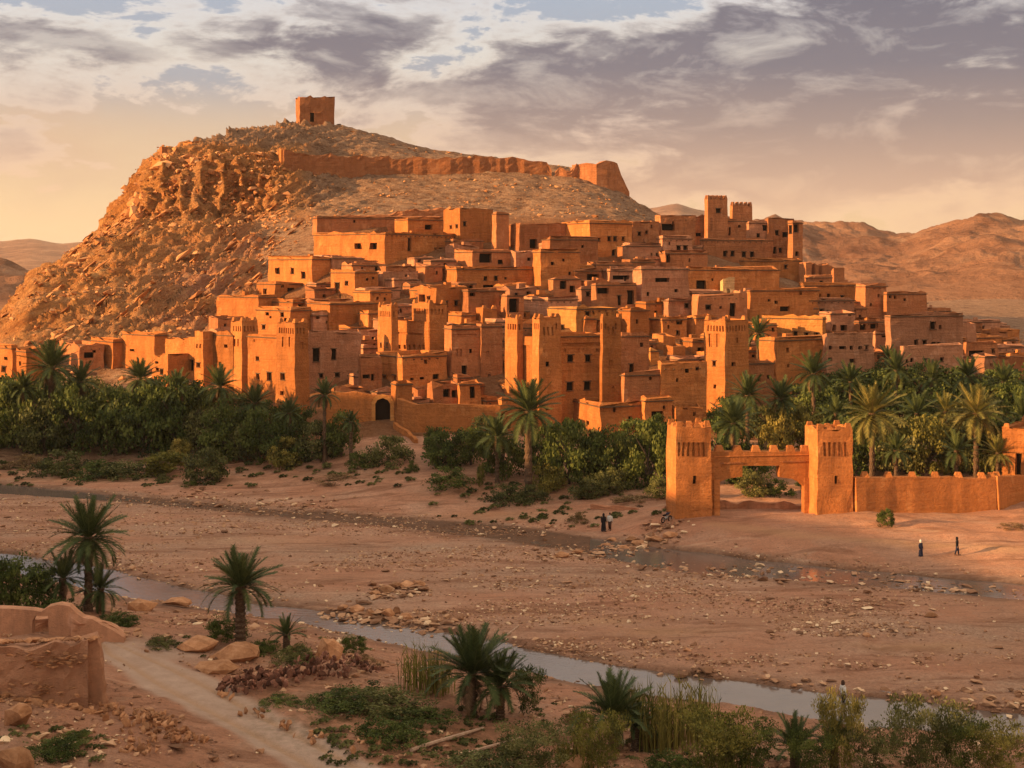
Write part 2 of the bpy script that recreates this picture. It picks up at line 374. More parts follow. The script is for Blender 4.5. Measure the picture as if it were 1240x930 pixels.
slope = m.mix(m.ramp(m.noise(0.22, 6, 0.78, stretch=(1, 1, 4)), [(0.50, 0.0), (0.60, 0.7)]), slope, (0.15, 0.07, 0.038))
slope = m.mix(m.ramp(r3, [(0.52, 0.0), (0.66, 0.6)]), slope, (0.52, 0.36, 0.235))
slope = m.mix(m.ramp(m.noise(1.1, 4, 0.8, stretch=(.6, .6, 2.5)), [(0.56, 0.0), (0.63, 0.8)]), slope, (0.12, 0.055, 0.03))
mpv = m.n('ShaderNodeMapping'); mpv.inputs['Rotation'].default_value = (0, math.radians(38), 0); m.t.links.new(m.geo(), mpv.inputs[0])
band = m.noise(0.55, 5, 0.65, vec=mpv.outputs[0], stretch=(.16, .3, 1.5), dist=.4)
rock = m.mix(m.ramp(band, [(0.44, 0.0), (0.5, 0.55), (0.56, 0.0)]), rock, (0.26, 0.095, 0.04))
rock = m.mix(m.ramp(band, [(0.58, 0.0), (0.66, 0.5)]), rock, (0.76, 0.45, 0.20))
rock = m.mix(m.ramp(m.noise(1.5, 7, 0.8, stretch=(1, 1, .7)), [(0.54, 0.0), (0.64, 0.6)]), rock, (0.24, 0.085, 0.035))
k = m.mix(m.attr('dusty'), rock, slope)
k = m.mix(m.attr('gap_shade_brown'), k, m.ramp(r3, [(0.3, (0.20, 0.085, 0.035)), (0.6, (0.42, 0.18, 0.075)), (0.8, (0.52, 0.26, 0.12))]))  # shadowy adobe brown painted on village ground so gaps read as walls
m.bump(m.math('ADD', m.math('MULTIPLY', r2, 2.0), m.math('MULTIPLY', r3, 1.2)), 1.0, 1.1)
M_HILL = m.col(k)
m = MB('distant_hill', 1.0, 0.0)
hs = m.ramp(m.noise(0.006, 8, 0.68), [(0.3, (0.19, 0.085, 0.05)), (0.5, (0.33, 0.165, 0.095)), (0.7, (0.44, 0.25, 0.15))])
hs = m.mix(m.ramp(m.noise(0.02, 8, 0.78, stretch=(1, 0.6, 2)), [(0.48, 0.0), (0.62, 0.75)]), hs, (0.13, 0.06, 0.038))
hs = m.mix(m.ramp(m.noise(0.011, 5, 0.7, stretch=(1, .5, 1)), [(0.58, 0.0), (0.68, 0.6)]), hs, (0.50, 0.30, 0.19))
m.bump(m.noise(0.02, 8, 0.75), 1.0, 16.0)
M_FAR = m.col(hs)
m = MB('rock', 0.92, 0.15)
rc = m.ramp(m.noise(1.4, 5, 0.7), [(0.3, (0.233, 0.107, 0.0504)), (0.5, (0.392, 0.195, 0.0972)), (0.72, (0.53, 0.298, 0.166))])
hv = m.n('ShaderNodeHueSaturation'); m.set(hv.inputs['Color'], rc); m.set(hv.inputs['Value'], m.math('ADD', m.math('MULTIPLY', m.rnd(), 0.6), 0.7))
m.bump(m.noise(5, 6, 0.7), 0.8, 0.1); M_ROCK = m.col(hv.outputs[0])
m = MB('pebble', 0.92, 0.15)
m.bump(m.noise(9, 4, 0.6), 0.5, 0.05)
M_PEB = m.col(m.ramp(m.attr('tone'), [(0.0, (0.138, 0.0698, 0.0396)), (0.45, (0.35, 0.186, 0.104)), (0.85, (0.509, 0.307, 0.18)), (1.0, (0.74, 0.558, 0.36))]))
m = MB('hill_stone', 0.95, 0.1)
M_HST = m.col(m.ramp(m.attr('tone'), [(0.0, (0.297, 0.121, 0.0468)), (0.6, (0.488, 0.219, 0.0864)), (1.0, (0.615, 0.335, 0.158))]))
# ------------------------------------------------------------------ building specs
def solve_len(C, d, pxn):
    k = (pxn-CX)/F; den = d.x-k*d.y
    return (k*C.y-C.x)/den if abs(den) > 1e-4 else None
SPECS = []
def B(xl, xc, xr, yt, yb, label, th=None, win=(), cat='house', name='earthen_house', m='o', batter=0.0, mer=0, Y=None, cop=True, deep=None, group=None, rz=None):
    if th is None: th = float(np.interp(xc, [0, 300, 600, 900, 1240], [40, 38, 27, 22, 15]))
    if name not in ('gate_tower', 'end_tower', 'granary_tower', 'pale_hut'): th = max(th, 20)
    t = math.radians(th)
    u = Vector((math.cos(t), math.sin(t), 0)); v = Vector((-math.sin(t), math.cos(t), 0))
    if Y is None:
        X, Yd, z = march(xc, yb, 176)
    else: Yd = Y; X = (xc-CX)/F*Y; z = gz(X, Y)
    C = Vector((X, Yd, 0))
    Lr = solve_len(C, u, xr); Ll = solve_len(C, v, xl)
    if Lr is None or Lr < 0.6: Lr = 3.0
    if Ll is None or Ll < 0 or Ll > 34: Ll = 6.0
    if xc-xl < 3 or deep: Ll = deep or max(3.5, min(Ll if Ll else 5, 6))
    Lr = min(Lr, 40)
    zt = CZ-(yt-HY)*Yd/F
    zb = min(z, CZ-(yb-HY)*Yd/F)
    SPECS.append(dict(C=C, u=u, v=v, Lr=Lr, Ll=Ll, zt=zt, zb=zb, win=win, label=label, cat=cat, name=name, m=m, batter=batter, mer=mer, cop=cop, group=group))
    return SPECS[-1]
T_ = 'tower'
# windows: (face, px, py, w, h[, kind]) kind: w window, n niche, d door, b big dark opening
# --- summit and ramparts
B(358, 363, 405, 117.5, 153, 'square ruined granary tower standing alone on the hilltop', th=18, win=[('R', 378, 142, 5, 11, 'd')], cat='tower', name='granary_tower', m='b', Y=374, cop=False)
B(193, 196, 203, 178, 190, 'small dark turret stub on the left cliff edge', win=(), cat='tower', name='ruined_turret', m='b', Y=334, cop=False)
B(222, 232, 246, 172, 184, 'low broken lookout wall above the left cliff', win=(), cat='ruin', name='ruined_lookout', m='o', Y=336, cop=False)
B(184, 194, 205, 192, 224, 'weathered square bastion clinging to the cliff below the dark turret', th=45, cat='bastion', name='cliff_bastion', m='o', Y=324, cop=False)
# --- top rows
B(378, 384, 535, 262, 290, 'long low shaded wall house highest on the hillside, behind the bright long house', th=10, m='b')
B(380, 466, 622, 281, 322, 'long house with a glowing orange left wall below the summit slope', th=52, win=[('R', 496, 296, 4, 15), ('R', 527, 303, 3, 5), ('R', 534, 303, 3, 5), ('L', 433, 298, 8, 7, 'b'), ('L', 452, 298, 8, 8, 'b')])
B(478, 494, 536, 264, 286, 'small block with a sunlit corner left of the square orange tower', m='o', win=[('R', 519, 275, 9, 6, 'b')])
B(537, 557, 597, 252, 300, 'square tower house glowing orange on its left face near the top of the village', th=30, cat='tower', name='tower_house', win=[('R', 563, 271, 4, 5), ('L', 546, 275, 3, 4), ('L', 553, 274, 3, 4), ('R', 587, 300, 5, 7)], Y=None)
B(596, 601, 616, 257, 306, 'slim dark tower to the right of the square orange tower', cat='tower', name='slim_tower', m='b', batter=.06)
B(616, 629, 690, 271, 306, 'shaded house with three dark windows stacked on its left end', m='b', win=[('R', 621, 285, 5, 7, 'b'), ('R', 622, 298, 5, 7, 'b'), ('R', 646, 295, 9, 11, 'b')])
B(680, 714, 766, 268, 312, 'broad house with a rounded sunlit left end high in the village', th=34, win=[('R', 725, 290, 4, 4), ('R', 738, 289, 4, 5), ('R', 745, 289, 4, 5), ('R', 743, 309, 5, 13), ('R', 755, 289, 3, 4)])
B(656, 666, 724, 288, 332, 'plain brown terrace house under the rounded sunlit one', m='b', win=[('R', 669, 319, 4, 4)])
B(645, 655, 702, 303, 352, 'block with one narrow bright left edge and a single small window', th=20, win=[('R', 669, 319, 4, 4), ('R', 690, 331, 3, 4)])
B(551, 572, 618, 303, 330, 'shaded terrace block with a black awning opening in its front', m='b', win=[('R', 588, 312, 15, 12, 'b'), ('R', 606, 317, 6, 5)])
B(532, 553, 662, 324, 354, 'wide shaded house with a bright orange left end in mid village', th=20, win=[('R', 587, 337, 4, 5), ('R', 601, 337, 4, 5), ('R', 592, 347, 14, 4, 'b'), ('R', 612, 337, 3, 3)])
B(505, 528, 566, 347, 392, 'house with a big black loft opening in its sunlit left wall', win=[('L', 511, 361, 8, 9, 'b'), ('L', 519, 361, 4, 5), ('R', 540, 368, 5, 6), ('R', 553, 367, 5, 6)])
B(565, 567, 612, 350, 396, 'shaded square house between the loft house and the rear terrace', m='b', win=[('R', 571, 356, 9, 5, 'b'), ('R', 607, 367, 4, 4), ('R', 596, 380, 4, 4)], th=20)
B(577, 593, 600, 352, 364, 'little bright orange roof room', cat='roof room', name='roof_room')
B(612, 614, 634, 356, 396, 'narrow house with a dark two storey opening', m='b', win=[('R', 622, 370, 11, 17, 'b')], th=18)
# --- left cluster
B(325, 378, 400, 312, 345, 'stepped orange house with three arched windows, top left of the village', th=48, win=[('L', 336, 328, 5, 7), ('L', 354, 328, 4, 7), ('L', 367, 333, 5, 8)])
B(311, 333, 378, 342, 364, 'small orange house with one window below the stepped house', th=42, win=[('L', 321, 353, 4, 6), ('R', 352, 351, 9, 5, 'b')])
B(400, 430, 458, 328, 362, 'orange gabled house with two dark windows right of the stepped house', th=42, win=[('L', 420, 343, 4, 5), ('L', 408, 346, 6, 7)])
B(428, 448, 474, 352, 384, 'bright low orange cube in front of the gabled house', th=38)
B(372, 399, 458, 366, 404, 'tall sunlit block with three small holes and a long shaded side', th=36, win=[('L', 391, 386, 4, 4), ('L', 385, 396, 4, 5), ('L', 380, 381, 3, 3)])
B(262, 313, 334, 358, 396, 'long plain orange wall house at the foot of the pink rocks', th=50)
B(310, 355, 374, 364, 385, 'low orange annex with a flat roof behind the speckled house', th=48, win=[('R', 364, 370, 6, 4, 'b')])
B(310, 352, 377, 374, 420, 'speckled orange house with many tiny openings in its left wall', th=48, win=[('L', 323, 380, 4, 4), ('L', 327, 384, 3, 3), ('L', 341, 381, 4, 5), ('L', 345, 387, 4, 4), ('L', 319, 396, 4, 5), ('L', 338, 399, 4, 4)])
B(377, 379, 400, 380, 410, 'pinkish shaded house front tucked behind the corner tower', m='p', th=30, win=[('R', 385, 384, 4, 4)])
B(280, 293, 312, 389, 480, 'left tower of the first kasbah, tall and tapering with twin slits', th=42, cat='tower', name='kasbah_tower', batter=.13, mer=1, win=[('L', 284.5, 415, 2.4, 9, 'n'), ('L', 289, 415, 2.4, 9, 'n')])
B(335, 357, 373, 391, 505, 'right tower of the first kasbah, rising above the palms', th=44, cat='tower', name='kasbah_tower', batter=.10, mer=1, win=[('L', 343, 414, 2.6, 12, 'n'), ('L', 351, 414, 2.6, 12, 'n'), ('L', 343, 456, 5, 8), ('L', 342, 476, 4, 5), ('R', 365, 418, 4, 8, 'n')])
B(300, 344, 352, 407, 490, 'orange curtain house between the two towers of the first kasbah', th=46, cat='kasbah', name='kasbah_block', win=[('L', 312, 434, 4, 5), ('L', 312, 456, 4, 7), ('L', 326, 456, 6, 10), ('L', 318, 413, 22, 3, 'n')])
B(370, 373, 437, 403, 476, 'big shaded house with two tall black windows beside the first kasbah', th=24, m='p', win=[('R', 383, 430, 8, 16), ('R', 404, 429, 6, 13), ('R', 389, 455, 5, 5), ('R', 408, 454, 6, 5)])
B(434, 437, 462, 432, 478, 'low brown house with a small window in the shade', m='b', th=20, win=[('R', 451, 457, 4, 8), ('R', 443, 456, 9, 5, 'b')])
B(236, 246, 258, 402, 470, 'slim square tower with twin slits at the left end of the orange row', th=45, cat='tower', name='kasbah_tower', batter=.05, win=[('L', 239, 419, 2.4, 5, 'n'), ('L', 243, 419, 2.4, 5, 'n'), ('L', 240, 442, 4, 5)])
B(256, 282, 300, 404, 475, 'plain orange block between two slim towers left of the first kasbah', th=48, win=[('L', 274, 419, 4, 4), ('L', 266, 440, 3, 4)])
B(200, 236, 246, 410, 462, 'orange house with a dark shed recess at its foot', th=48, win=[('L', 229, 442, 12, 14, 'b'), ('L', 212, 445, 6, 5, 'b')])
B(148, 187, 203, 404, 446, 'big plain orange cube with one small eyebrow window', th=48, win=[('L', 160, 424, 6, 3)])
B(110, 137, 150, 412, 446, 'orange cube with a dark right side above the left palms', th=42)
B(184, 203, 232, 430, 470, 'lower orange room with four small windows in front of the big cube', th=46, win=[('L', 190, 439, 4, 3), ('L', 190, 447, 4, 4), ('L', 195, 450, 4, 6)])
B(72, 96, 126, 418, 452, 'long low brown shed roof above the left palms', m='b', th=30, win=[('R', 108, 430, 12, 7, 'b')])
B(-14, 14, 21, 420, 462, 'sunlit house cut by the left edge of the picture', th=45, win=[('L', 7, 434, 4, 4), ('L', 4, 447, 5, 7)])
B(20, 32, 52, 424, 466, 'narrow orange house second from the left edge', th=42, win=[('L', 25, 440, 3, 5)])
# --- middle kasbahs
B(458, 474, 482, 371, 444, 'left tower of the second kasbah, glowing orange above the middle row', th=34, cat='tower', name='kasbah_tower', batter=.10, mer=1, win=[('L', 462, 418, 2.2, 5), ('L', 469, 418, 2.2, 5)])
B(478, 519, 536, 391, 440, 'glowing orange curtain house of the second kasbah with a row of slits', th=40, cat='kasbah', name='kasbah_block', win=[('L', x, 420, 2.4, 5) for x in (484, 490, 496, 502, 508, 513)]+[('L', 497, 404, 30, 2.5, 'n')])
B(499, 520, 541, 368, 440, 'right tower of the second kasbah with a shaded right side', th=30, cat='tower', name='kasbah_tower', batter=.05, mer=1)
B(456, 487, 541, 430, 478, 'lower house of the second kasbah with two little windows in its pink end', th=34, Y=199, win=[('L', 465, 458, 4, 7), ('L', 477, 458, 4, 7), ('R', 515, 438, 3, 5), ('R', 499, 459, 4, 3), ('R', 511, 458, 6, 3), ('R', 528, 456, 7, 6)])
B(538, 547, 584, 396, 472, 'shaded kasbah block with an arched window and a carved upper band', m='b', th=20, Y=203, cat='kasbah', name='kasbah_block', win=[('R', 553, 427, 2.5, 9, 'n'), ('R', 558, 427, 2.5, 9, 'n'), ('R', 562, 448, 6, 11), ('R', 570, 425, 3, 5), ('R', 562, 406, 30, 3, 'n')])
B(577, 583, 608, 393, 505, 'tall shaded tapering tower left of the great kasbah', m='b', th=20, cat='tower', name='kasbah_tower', batter=.10, Y=204, win=[('R', 591, 428, 3, 6, 'n'), ('R', 592, 455, 3, 5, 'n'), ('R', 592, 474, 7, 9, 'b')])
B(574, 585, 602, 374, 398, 'small bright roof turret behind the shaded tower', cat='turret', name='roof_turret', mer=1)
B(540, 558, 576, 380, 400, 'low shaded roof room with a sunlit end', cat='roof room', name='roof_room')
# great kasbah (K3)
B(612, 626, 633, 386, 492, 'rear left tower of the great kasbah, lit orange', th=36, cat='tower', name='kasbah_tower', batter=.12, mer=1)
B(626, 649, 660, 408, 500, 'lit side wall of the great kasbah with a tall recessed panel', th=40, cat='kasbah', name='kasbah_block', win=[('L', 637, 440, 9, 44, 'n')], batter=0, Y=195)
B(645, 653, 679, 385, 524, 'front corner tower of the great kasbah, orange on its left side', th=22, cat='tower', name='kasbah_tower', batter=.10, mer=1, win=[('R', 663, 441, 4, 6), ('R', 659, 401, 2, 10, 'n'), ('R', 664, 401, 2, 10, 'n'), ('R', 669, 401, 2, 10, 'n')], Y=189)
B(676, 679, 731, 405, 524, 'main front of the great kasbah with four square windows', th=12, cat='kasbah', name='kasbah_block', Y=192, deep=6, win=[('R', 691, 434, 7, 8), ('R', 712, 434, 7, 8), ('R', 690, 468, 8, 10), ('R', 711, 467, 8, 10), ('R', 704, 417, 46, 4, 'n')]+[('R', x, 424, 3, 4, 'n') for x in (684, 700, 706, 724)])
B(727, 730, 752, 385, 524, 'right corner tower of the great kasbah, all in shade', m='o', th=14, cat='tower', name='kasbah_tower', batter=.12, mer=1, Y=190, win=[('R', 740, 439, 3, 6, 'n'), ('R', 737, 400, 2, 9, 'n'), ('R', 743, 400, 2, 9, 'n'), ('R', 742, 470, 3, 5, 'n')])
# behind it
B(630, 664, 700, 361, 392, 'pink plastered house with its left wall in soft light above the great kasbah', th=34, m='p')
B(663, 698, 748, 372, 412, 'yellow lit house behind the great kasbah with a roof rail', th=34, m='y', win=[('R', 712, 380, 6, 5), ('L', 680, 396, 5, 5)])
B(688, 708, 723, 384, 412, 'short bright cube behind the front of the great kasbah', th=30)
B(724, 733, 748, 386, 412, 'narrow bright cube just left of the right corner tower', th=30)
B(748, 763, 786, 374, 412, 'cube with an orange left face, first right of the great kasbah', th=30)
B(786, 802, 832, 385, 412, 'cube with a yellow left face above the bright stair', th=30, win=[('R', 823, 390, 7, 6, 'b'), ('R', 821, 403, 4, 5)])
B(831, 843, 868, 383, 412, 'cube with an orange left face left of the lone carved tower', th=28)
B(790, 803, 818, 406, 425, 'small stepped sunlit room above the low front houses', th=36, cat='roof room', name='roof_room')
B(804, 815, 830, 418, 436, 'lowest sunlit cube of the bright stair', th=32, cat='roof room', name='roof_room')
B(782, 788, 798, 423, 444, 'tiny pale roof hut', th=32, cat='roof room', name='roof_room', m='y')
B(746, 752, 786, 405, 470, 'dark shaded house filling the corner right of the great kasbah', m='b', th=14, win=[('R', 764, 446, 5, 10)])
B(752, 756, 800, 452, 524, 'deep shaded wall house below the dark corner house', m='b', th=10)
B(796, 800, 856, 441, 520, 'flat fronted shaded house with one small window left of the lone carved tower', th=12, win=[('R', 832, 449, 5, 5)])
B(853, 878, 906, 388, 512, 'lone carved tower with a glowing orange left face above the right palms', th=40, cat='tower', name='kasbah_tower', batter=.07, mer=1, win=[('L', 860, 412, 3, 16, 'n'), ('L', 869, 412, 3, 16, 'n'), ('L', 865, 440, 4, 6), ('L', 866, 468, 3, 5), ('R', 888, 441, 5, 5), ('R', 892, 412, 3, 6, 'n'), ('L', 864, 403, 14, 2.5, 'n')], Y=192)
B(694, 727, 779, 490, 530, 'low front house with a walled yard at the foot of the great kasbah', th=16, win=[('R', 718, 512, 5, 6), ('L', 712, 512, 4, 5)], Y=184)
B(776, 781, 814, 483, 530, 'low front house with a black doorway', th=12, win=[('R', 796, 505, 14, 14, 'd')], Y=185)
B(812, 818, 850, 492, 530, 'low block half hidden behind the gate tower', th=14, win=[('R', 829, 486+8, 6, 4)], Y=186)
# --- centre right field of houses
B(716, 722, 770, 343, 384, 'brown house with a tall dark doorway left of centre right', m='b', th=18, win=[('R', 763, 360, 8, 17, 'd'), ('R', 750, 364, 4, 12), ('R', 730, 352, 14, 7, 'b')])
B(766, 777, 834, 324, 382, 'large pale brown house with a slanted black awning window', m='p', th=22, win=[('R', 802, 339, 17, 5, 'b'), ('R', 785, 356, 3, 5), ('R', 819, 352, 4, 4)])
B(728, 738, 768, 326, 348, 'small house with a light chimney corner and a wide dark opening', m='p', th=22, win=[('R', 752, 336, 20, 5, 'b')])
B(690, 696, 728, 326, 350, 'shaded house with a large black awning hole right of the narrow lit block', m='b', th=20, win=[('R', 718, 336, 14, 8, 'b')])
B(664, 670, 704, 336, 362, 'house with two dark lower openings above the roof rail', m='b', th=20, win=[('R', 682, 345, 8, 10, 'b'), ('R', 693, 350, 6, 8, 'b')])
B(698, 704, 724, 348, 374, 'little pale block right of the roof rail', m='p', th=24, win=[('R', 712, 356, 5, 5)])
B(756, 766, 798, 268, 300, 'upper brown house beside the hillside foot path', m='b', th=22, win=[('R', 774, 283, 4, 4)])
B(793, 800, 842, 262, 300, 'house with a long black gallery window near the skyline', m='b', th=20, win=[('R', 806, 275, 22, 8, 'b')])
B(795, 802, 838, 287, 318, 'pink house with a pair of windows under the black gallery', m='p', th=22, win=[('R', 822, 300, 5, 5), ('R', 830, 300, 5, 5)])
B(754, 762, 800, 296, 326, 'low terraced house left of the pair windowed pink house', m='p', th=22)
B(798, 806, 856, 305, 334, 'plain house with a leafy dark corner below the pair windowed pink house', m='b', th=20, win=[('R', 808, 312, 7, 12, 'b')])
B(776, 784, 812, 312, 330, 'half ruined wall house with a slanting roof line', m='p', th=24)
B(826, 833, 944, 325, 360, 'very long brown wall house with a black door under the upper kasbah', th=10, m='o', win=[('R', 849, 348, 11, 17, 'd')])
B(872, 875, 889, 338, 360, 'small pale yellow dome topped hut on the long wall', m='w', th=16, cat='hut', name='pale_hut', cop=False, win=[('R', 881, 352, 4, 5, 'n')])
B(838, 845, 905, 357, 396, 'house with a tall arched black door right of the field of houses', th=16, m='b', win=[('R', 887, 375, 7, 16, 'd'), ('R', 858, 372, 6, 5)])
B(802, 810, 850, 362, 392, 'low pink house with crumbled front below the leafy corner', th=20, m='p', win=[('R', 832, 370, 5, 5)])
B(904, 908, 992, 350, 388, 'long brown house with a dark heap on its terrace', th=10, m='o', win=[('R', 950, 374, 11, 6, 'b'), ('R', 939, 366, 4, 4)])
B(922, 996, 1000, 384, 418, 'long blazing yellow orange wall house above the palms', th=58, m='y', win=[('L', 989, 406, 5, 5), ('L', 977, 406, 5, 6), ('L', 963, 404, 5, 5)])
B(919, 940, 1000, 410, 486, 'shaded house with an orange left end and two small windows above the palms', th=34, win=[('R', 954, 424, 3, 6), ('R', 954, 443, 3, 4)], Y=200)
B(898, 903, 937, 438, 492, 'low plain house front right of the lone carved tower', th=14, m='b')
B(996, 1001, 1058, 405, 470, 'pink house with a row of five small windows above the palms', th=12, m='p', win=[('R', 1006, 421, 4, 5), ('R', 1020, 421, 8, 4), ('R', 1031, 421, 4, 5), ('R', 1041, 421, 4, 4), ('R', 1049, 421, 4, 5), ('R', 1005, 435, 5, 4), ('R', 1032, 437, 7, 5)], Y=202)
B(992, 1006, 1035, 378, 412, 'pink two storey house behind the row window house', th=20, m='p', win=[('R', 1010, 397, 5, 8, 'b'), ('R', 1022, 397, 8, 7, 'b'), ('R', 1028, 380, 4, 5)])
B(972, 980, 1035, 362, 392, 'pink house with paired dark windows above the blazing wall', th=16, m='p', win=[('R', 988, 377, 4, 5), ('R', 995, 377, 5, 5), ('R', 1003, 380, 4, 8), ('R', 1014, 381, 5, 7)])
B(968, 974, 1048, 344, 372, 'broad brown house with three small high windows below the ruined teeth', th=12, m='o', win=[('R', 992, 358, 4, 5), ('R', 1003, 358, 4, 5), ('R', 1020, 360, 4, 4)])
B(1036, 1048, 1074, 345, 392, 'tall dark shaded block on the right shoulder of the village', th=24, m='b')
B(1070, 1074, 1122, 354, 400, 'wide house with a stepped top on the right shoulder', th=12, m='b', win=[('R', 1078, 359, 3, 4), ('R', 1084, 360, 3, 4)])
B(1072, 1079, 1166, 381, 432, 'largest right hand house with an arched dark window', th=10, m='p', win=[('R', 1130, 394, 7, 9), ('R', 1139, 396, 3, 5), ('R', 1109, 415, 5, 7), ('R', 1120, 415, 5, 6), ('R', 1131, 416, 6, 4), ('R', 1137, 416, 4, 4)], Y=215)
B(1118, 1124, 1164, 380, 405, 'dark roofed upper room on the largest right hand house', th=12, m='b', Y=222)
B(1072, 1076, 1098, 356, 372, 'small upper room with slit windows at the right shoulder', th=14, m='b', win=[('R', 1084, 361, 3, 4)])
B(1096, 1100, 1112, 356, 376, 'second small upper room on the right shoulder', th=14, m='b')
B(1034, 1040, 1074, 388, 420, 'shaded house with a leafy dark yard on the right', th=14, m='b', win=[('R', 1043, 396, 12, 7, 'b'), ('R', 1058, 394, 8, 8, 'b')])
B(1056, 1060, 1098, 402, 436, 'flat roofed house with a dark oval opening', th=12, m='p', win=[('R', 1073, 406, 10, 5, 'b'), ('R', 1083, 416, 6, 4)])
B(1090, 1094, 1166, 419, 458, 'low pink front house with small openings along the right palms', th=8, m='p', win=[('R', 1104, 436, 4, 5), ('R', 1120, 437, 4, 5), ('R', 1140, 435, 5, 5), ('R', 1098, 437, 3, 4)], Y=203)
B(1160, 1166, 1182, 390, 430, 'narrow stepped house at the right end of the slope', th=14, m='p')
B(1166, 1170, 1208, 416, 446, 'shaded low barn near the right end with a dark front', th=12, m='b', win=[('R', 1182, 428, 18, 7, 'b')])
B(1176, 1192, 1206, 430, 458, 'small pinkish lit hut near the right end of the village', th=30, m='p', win=[('R', 1200, 442, 3, 4)], Y=205)
B(1200, 1206, 1262, 433, 462, 'rightmost low wall house cut by the edge of the picture', th=8, m='b')
# --- upper right kasbah
B(838, 841, 860, 262, 304, 'low left wing of the upper kasbah', th=16, m='b', win=[('R', 846, 284, 7, 4, 'b')], Y=300)
B(853, 857, 881, 241, 304, 'taller crenellated tower of the upper kasbah on the skyline', th=14, m='b', cat='tower', name='kasbah_tower', mer=2, batter=.02, Y=298, win=[('R', 870, 255, 6, 5), ('R', 861, 272, 3, 16, 'n')])
B(884, 887, 911, 249, 300, 'shorter crenellated tower of the upper kasbah on the skyline', th=14, m='b', cat='tower', name='kasbah_tower', mer=2, batter=.02, Y=304)
B(878, 881, 910, 266, 304, 'middle wing of the upper kasbah between the two towers', th=12, m='b', Y=301, win=[('R', 883, 280, 3, 10)])
B(904, 907, 934, 268, 315, 'pink wing of the upper kasbah right of the shorter tower', th=16, m='p', Y=297, win=[('R', 918, 285, 4, 5), ('R', 927, 276, 8, 7, 'b')])
B(926, 930, 962, 265, 318, 'ragged topped block of the upper kasbah', th=14, m='b', Y=298, win=[('R', 941, 282, 5, 6), ('R', 951, 284, 7, 6, 'b'), ('R', 945, 303, 4, 5), ('R', 934, 303, 12, 8, 'b')])
B(954, 960, 972, 268, 345, 'tall narrow end tower of the upper kasbah with dark windows near its top', th=30, m='b', cat='tower', name='kasbah_tower', Y=293, win=[('R', 964, 276, 6, 10), ('L', 957, 278, 4, 10), ('R', 965, 307, 4, 5)])
B(848, 852, 936, 289, 332, 'wide lower front of the upper kasbah with four windows in a row', th=10, m='b', Y=290, win=[('R', 878, 307, 5, 6), ('R', 887, 307, 5, 6), ('R', 901, 308, 5, 6), ('R', 911, 308, 5, 6), ('R', 890, 321, 32, 4, 'n')])
B(896, 901, 971, 314, 352, 'broad foot wall of the upper kasbah', th=10, m='o', Y=286, win=[('R', 952, 323, 4, 4), ('R', 948, 345, 7, 7)])
for k, (a, c, b, t, bb) in enumerate([(973, 976, 983, 318, 340), (984, 987, 992, 320, 340), (993, 995, 998, 321, 340), (999, 1001, 1005, 322, 340)]):
    B(a, c, b, t, bb, ['leftmost broken wall stub beside the upper kasbah', 'second broken wall stub beside the upper kasbah', 'thin third wall stub right of the upper kasbah', 'rightmost of the four broken wall stubs by the upper kasbah'][k], th=16, m='b', cat='ruin', name='wall_stub', Y=285+k, cop=False, deep=2.5)
B(1007, 1010, 1023, 327, 344, 'lone low ruined block right of the broken wall stubs', th=16, m='b', cat='ruin', name='ruined_block', Y=283, cop=False)
# --- front line left of the great kasbah
B(474, 479, 499, 463, 524, 'tall gatepost block right of the arched door', th=14, m='o', Y=189, win=[('R', 485, 495, 3, 6)])
B(517, 524, 556, 464, 500, 'low shaded terrace house behind the long front wall', th=14, m='b', Y=194, win=[('R', 541, 476, 8, 10, 'b'), ('R', 550, 477, 6, 9, 'b')])
B(553, 557, 582, 463, 500, 'low terrace house with a tall dark doorway behind the long front wall', th=12, m='o', Y=194, win=[('R', 572, 475, 6, 14, 'd')])
B(604, 608, 640, 481, 524, 'plain block at the left foot of the great kasbah', th=12, m='o', Y=188)
B(400, 404, 440, 470, 505, 'low shaded block above the left part of the arched door wall', th=14, m='b', Y=196)
nS = len(SPECS)
# ---- infill: smaller houses that close the gaps between the named ones
def overlaps(s1, s2, pad=.25):
    def cor(s): return [s['C']+s['u']*a+s['v']*b for a, b in ((0, 0), (s['Lr'], 0), (s['Lr'], s['Ll']), (0, s['Ll']))]
    A_, B_ = cor(s1), cor(s2)
    for s in (s1, s2):
        for ax in (s['u'], s['v']):
            pa = [p.dot(ax) for p in A_]; pb = [p.dot(ax) for p in B_]
            if max(pa)-pad < min(pb) or max(pb)-pad < min(pa): return False
    return True
def box_px(s):
    q = []
    for a, b in ((0, 0), (s['Lr'], 0), (s['Lr'], s['Ll']), (0, s['Ll'])):
        p = s['C']+s['u']*a+s['v']*b
        for z in (s['zt'], s['zb']): q.append((CX+F*p.x/p.y, HY-(z-CZ)*F/p.y))
    x = [t[0] for t in q]; y = [t[1] for t in q]; return min(x), max(x), min(y), max(y)
fr = random.Random(33); used_l = set(); WN = [(w[1], w[2], s['C'].y) for s in SPECS for w in s['win'] if w[3]*w[4] > 8]
def topline(px): return float(np.interp(px, [255, 300, 330, 380, 400, 620, 700, 760, 850, 960, 1010, 1060, 1120, 1180, 1230], [400, 372, 345, 322, 300, 300, 285, 290, 320, 345, 350, 362, 385, 400, 428]))
def botline(px): return float(np.interp(px, [200, 300, 420, 470, 620, 800, 900, 1000, 1240], [450, 460, 470, 500, 500, 490, 480, 470, 462]))
cand = []
for gx in range(262, 1236, 7):
    for gy in range(296, 500, 7):
        if topline(gx) < gy < botline(gx): cand.append((gx+fr.uniform(-3, 3), gy+fr.uniform(-3, 3)))
cand.sort(key=lambda c: -c[1]); made = 0
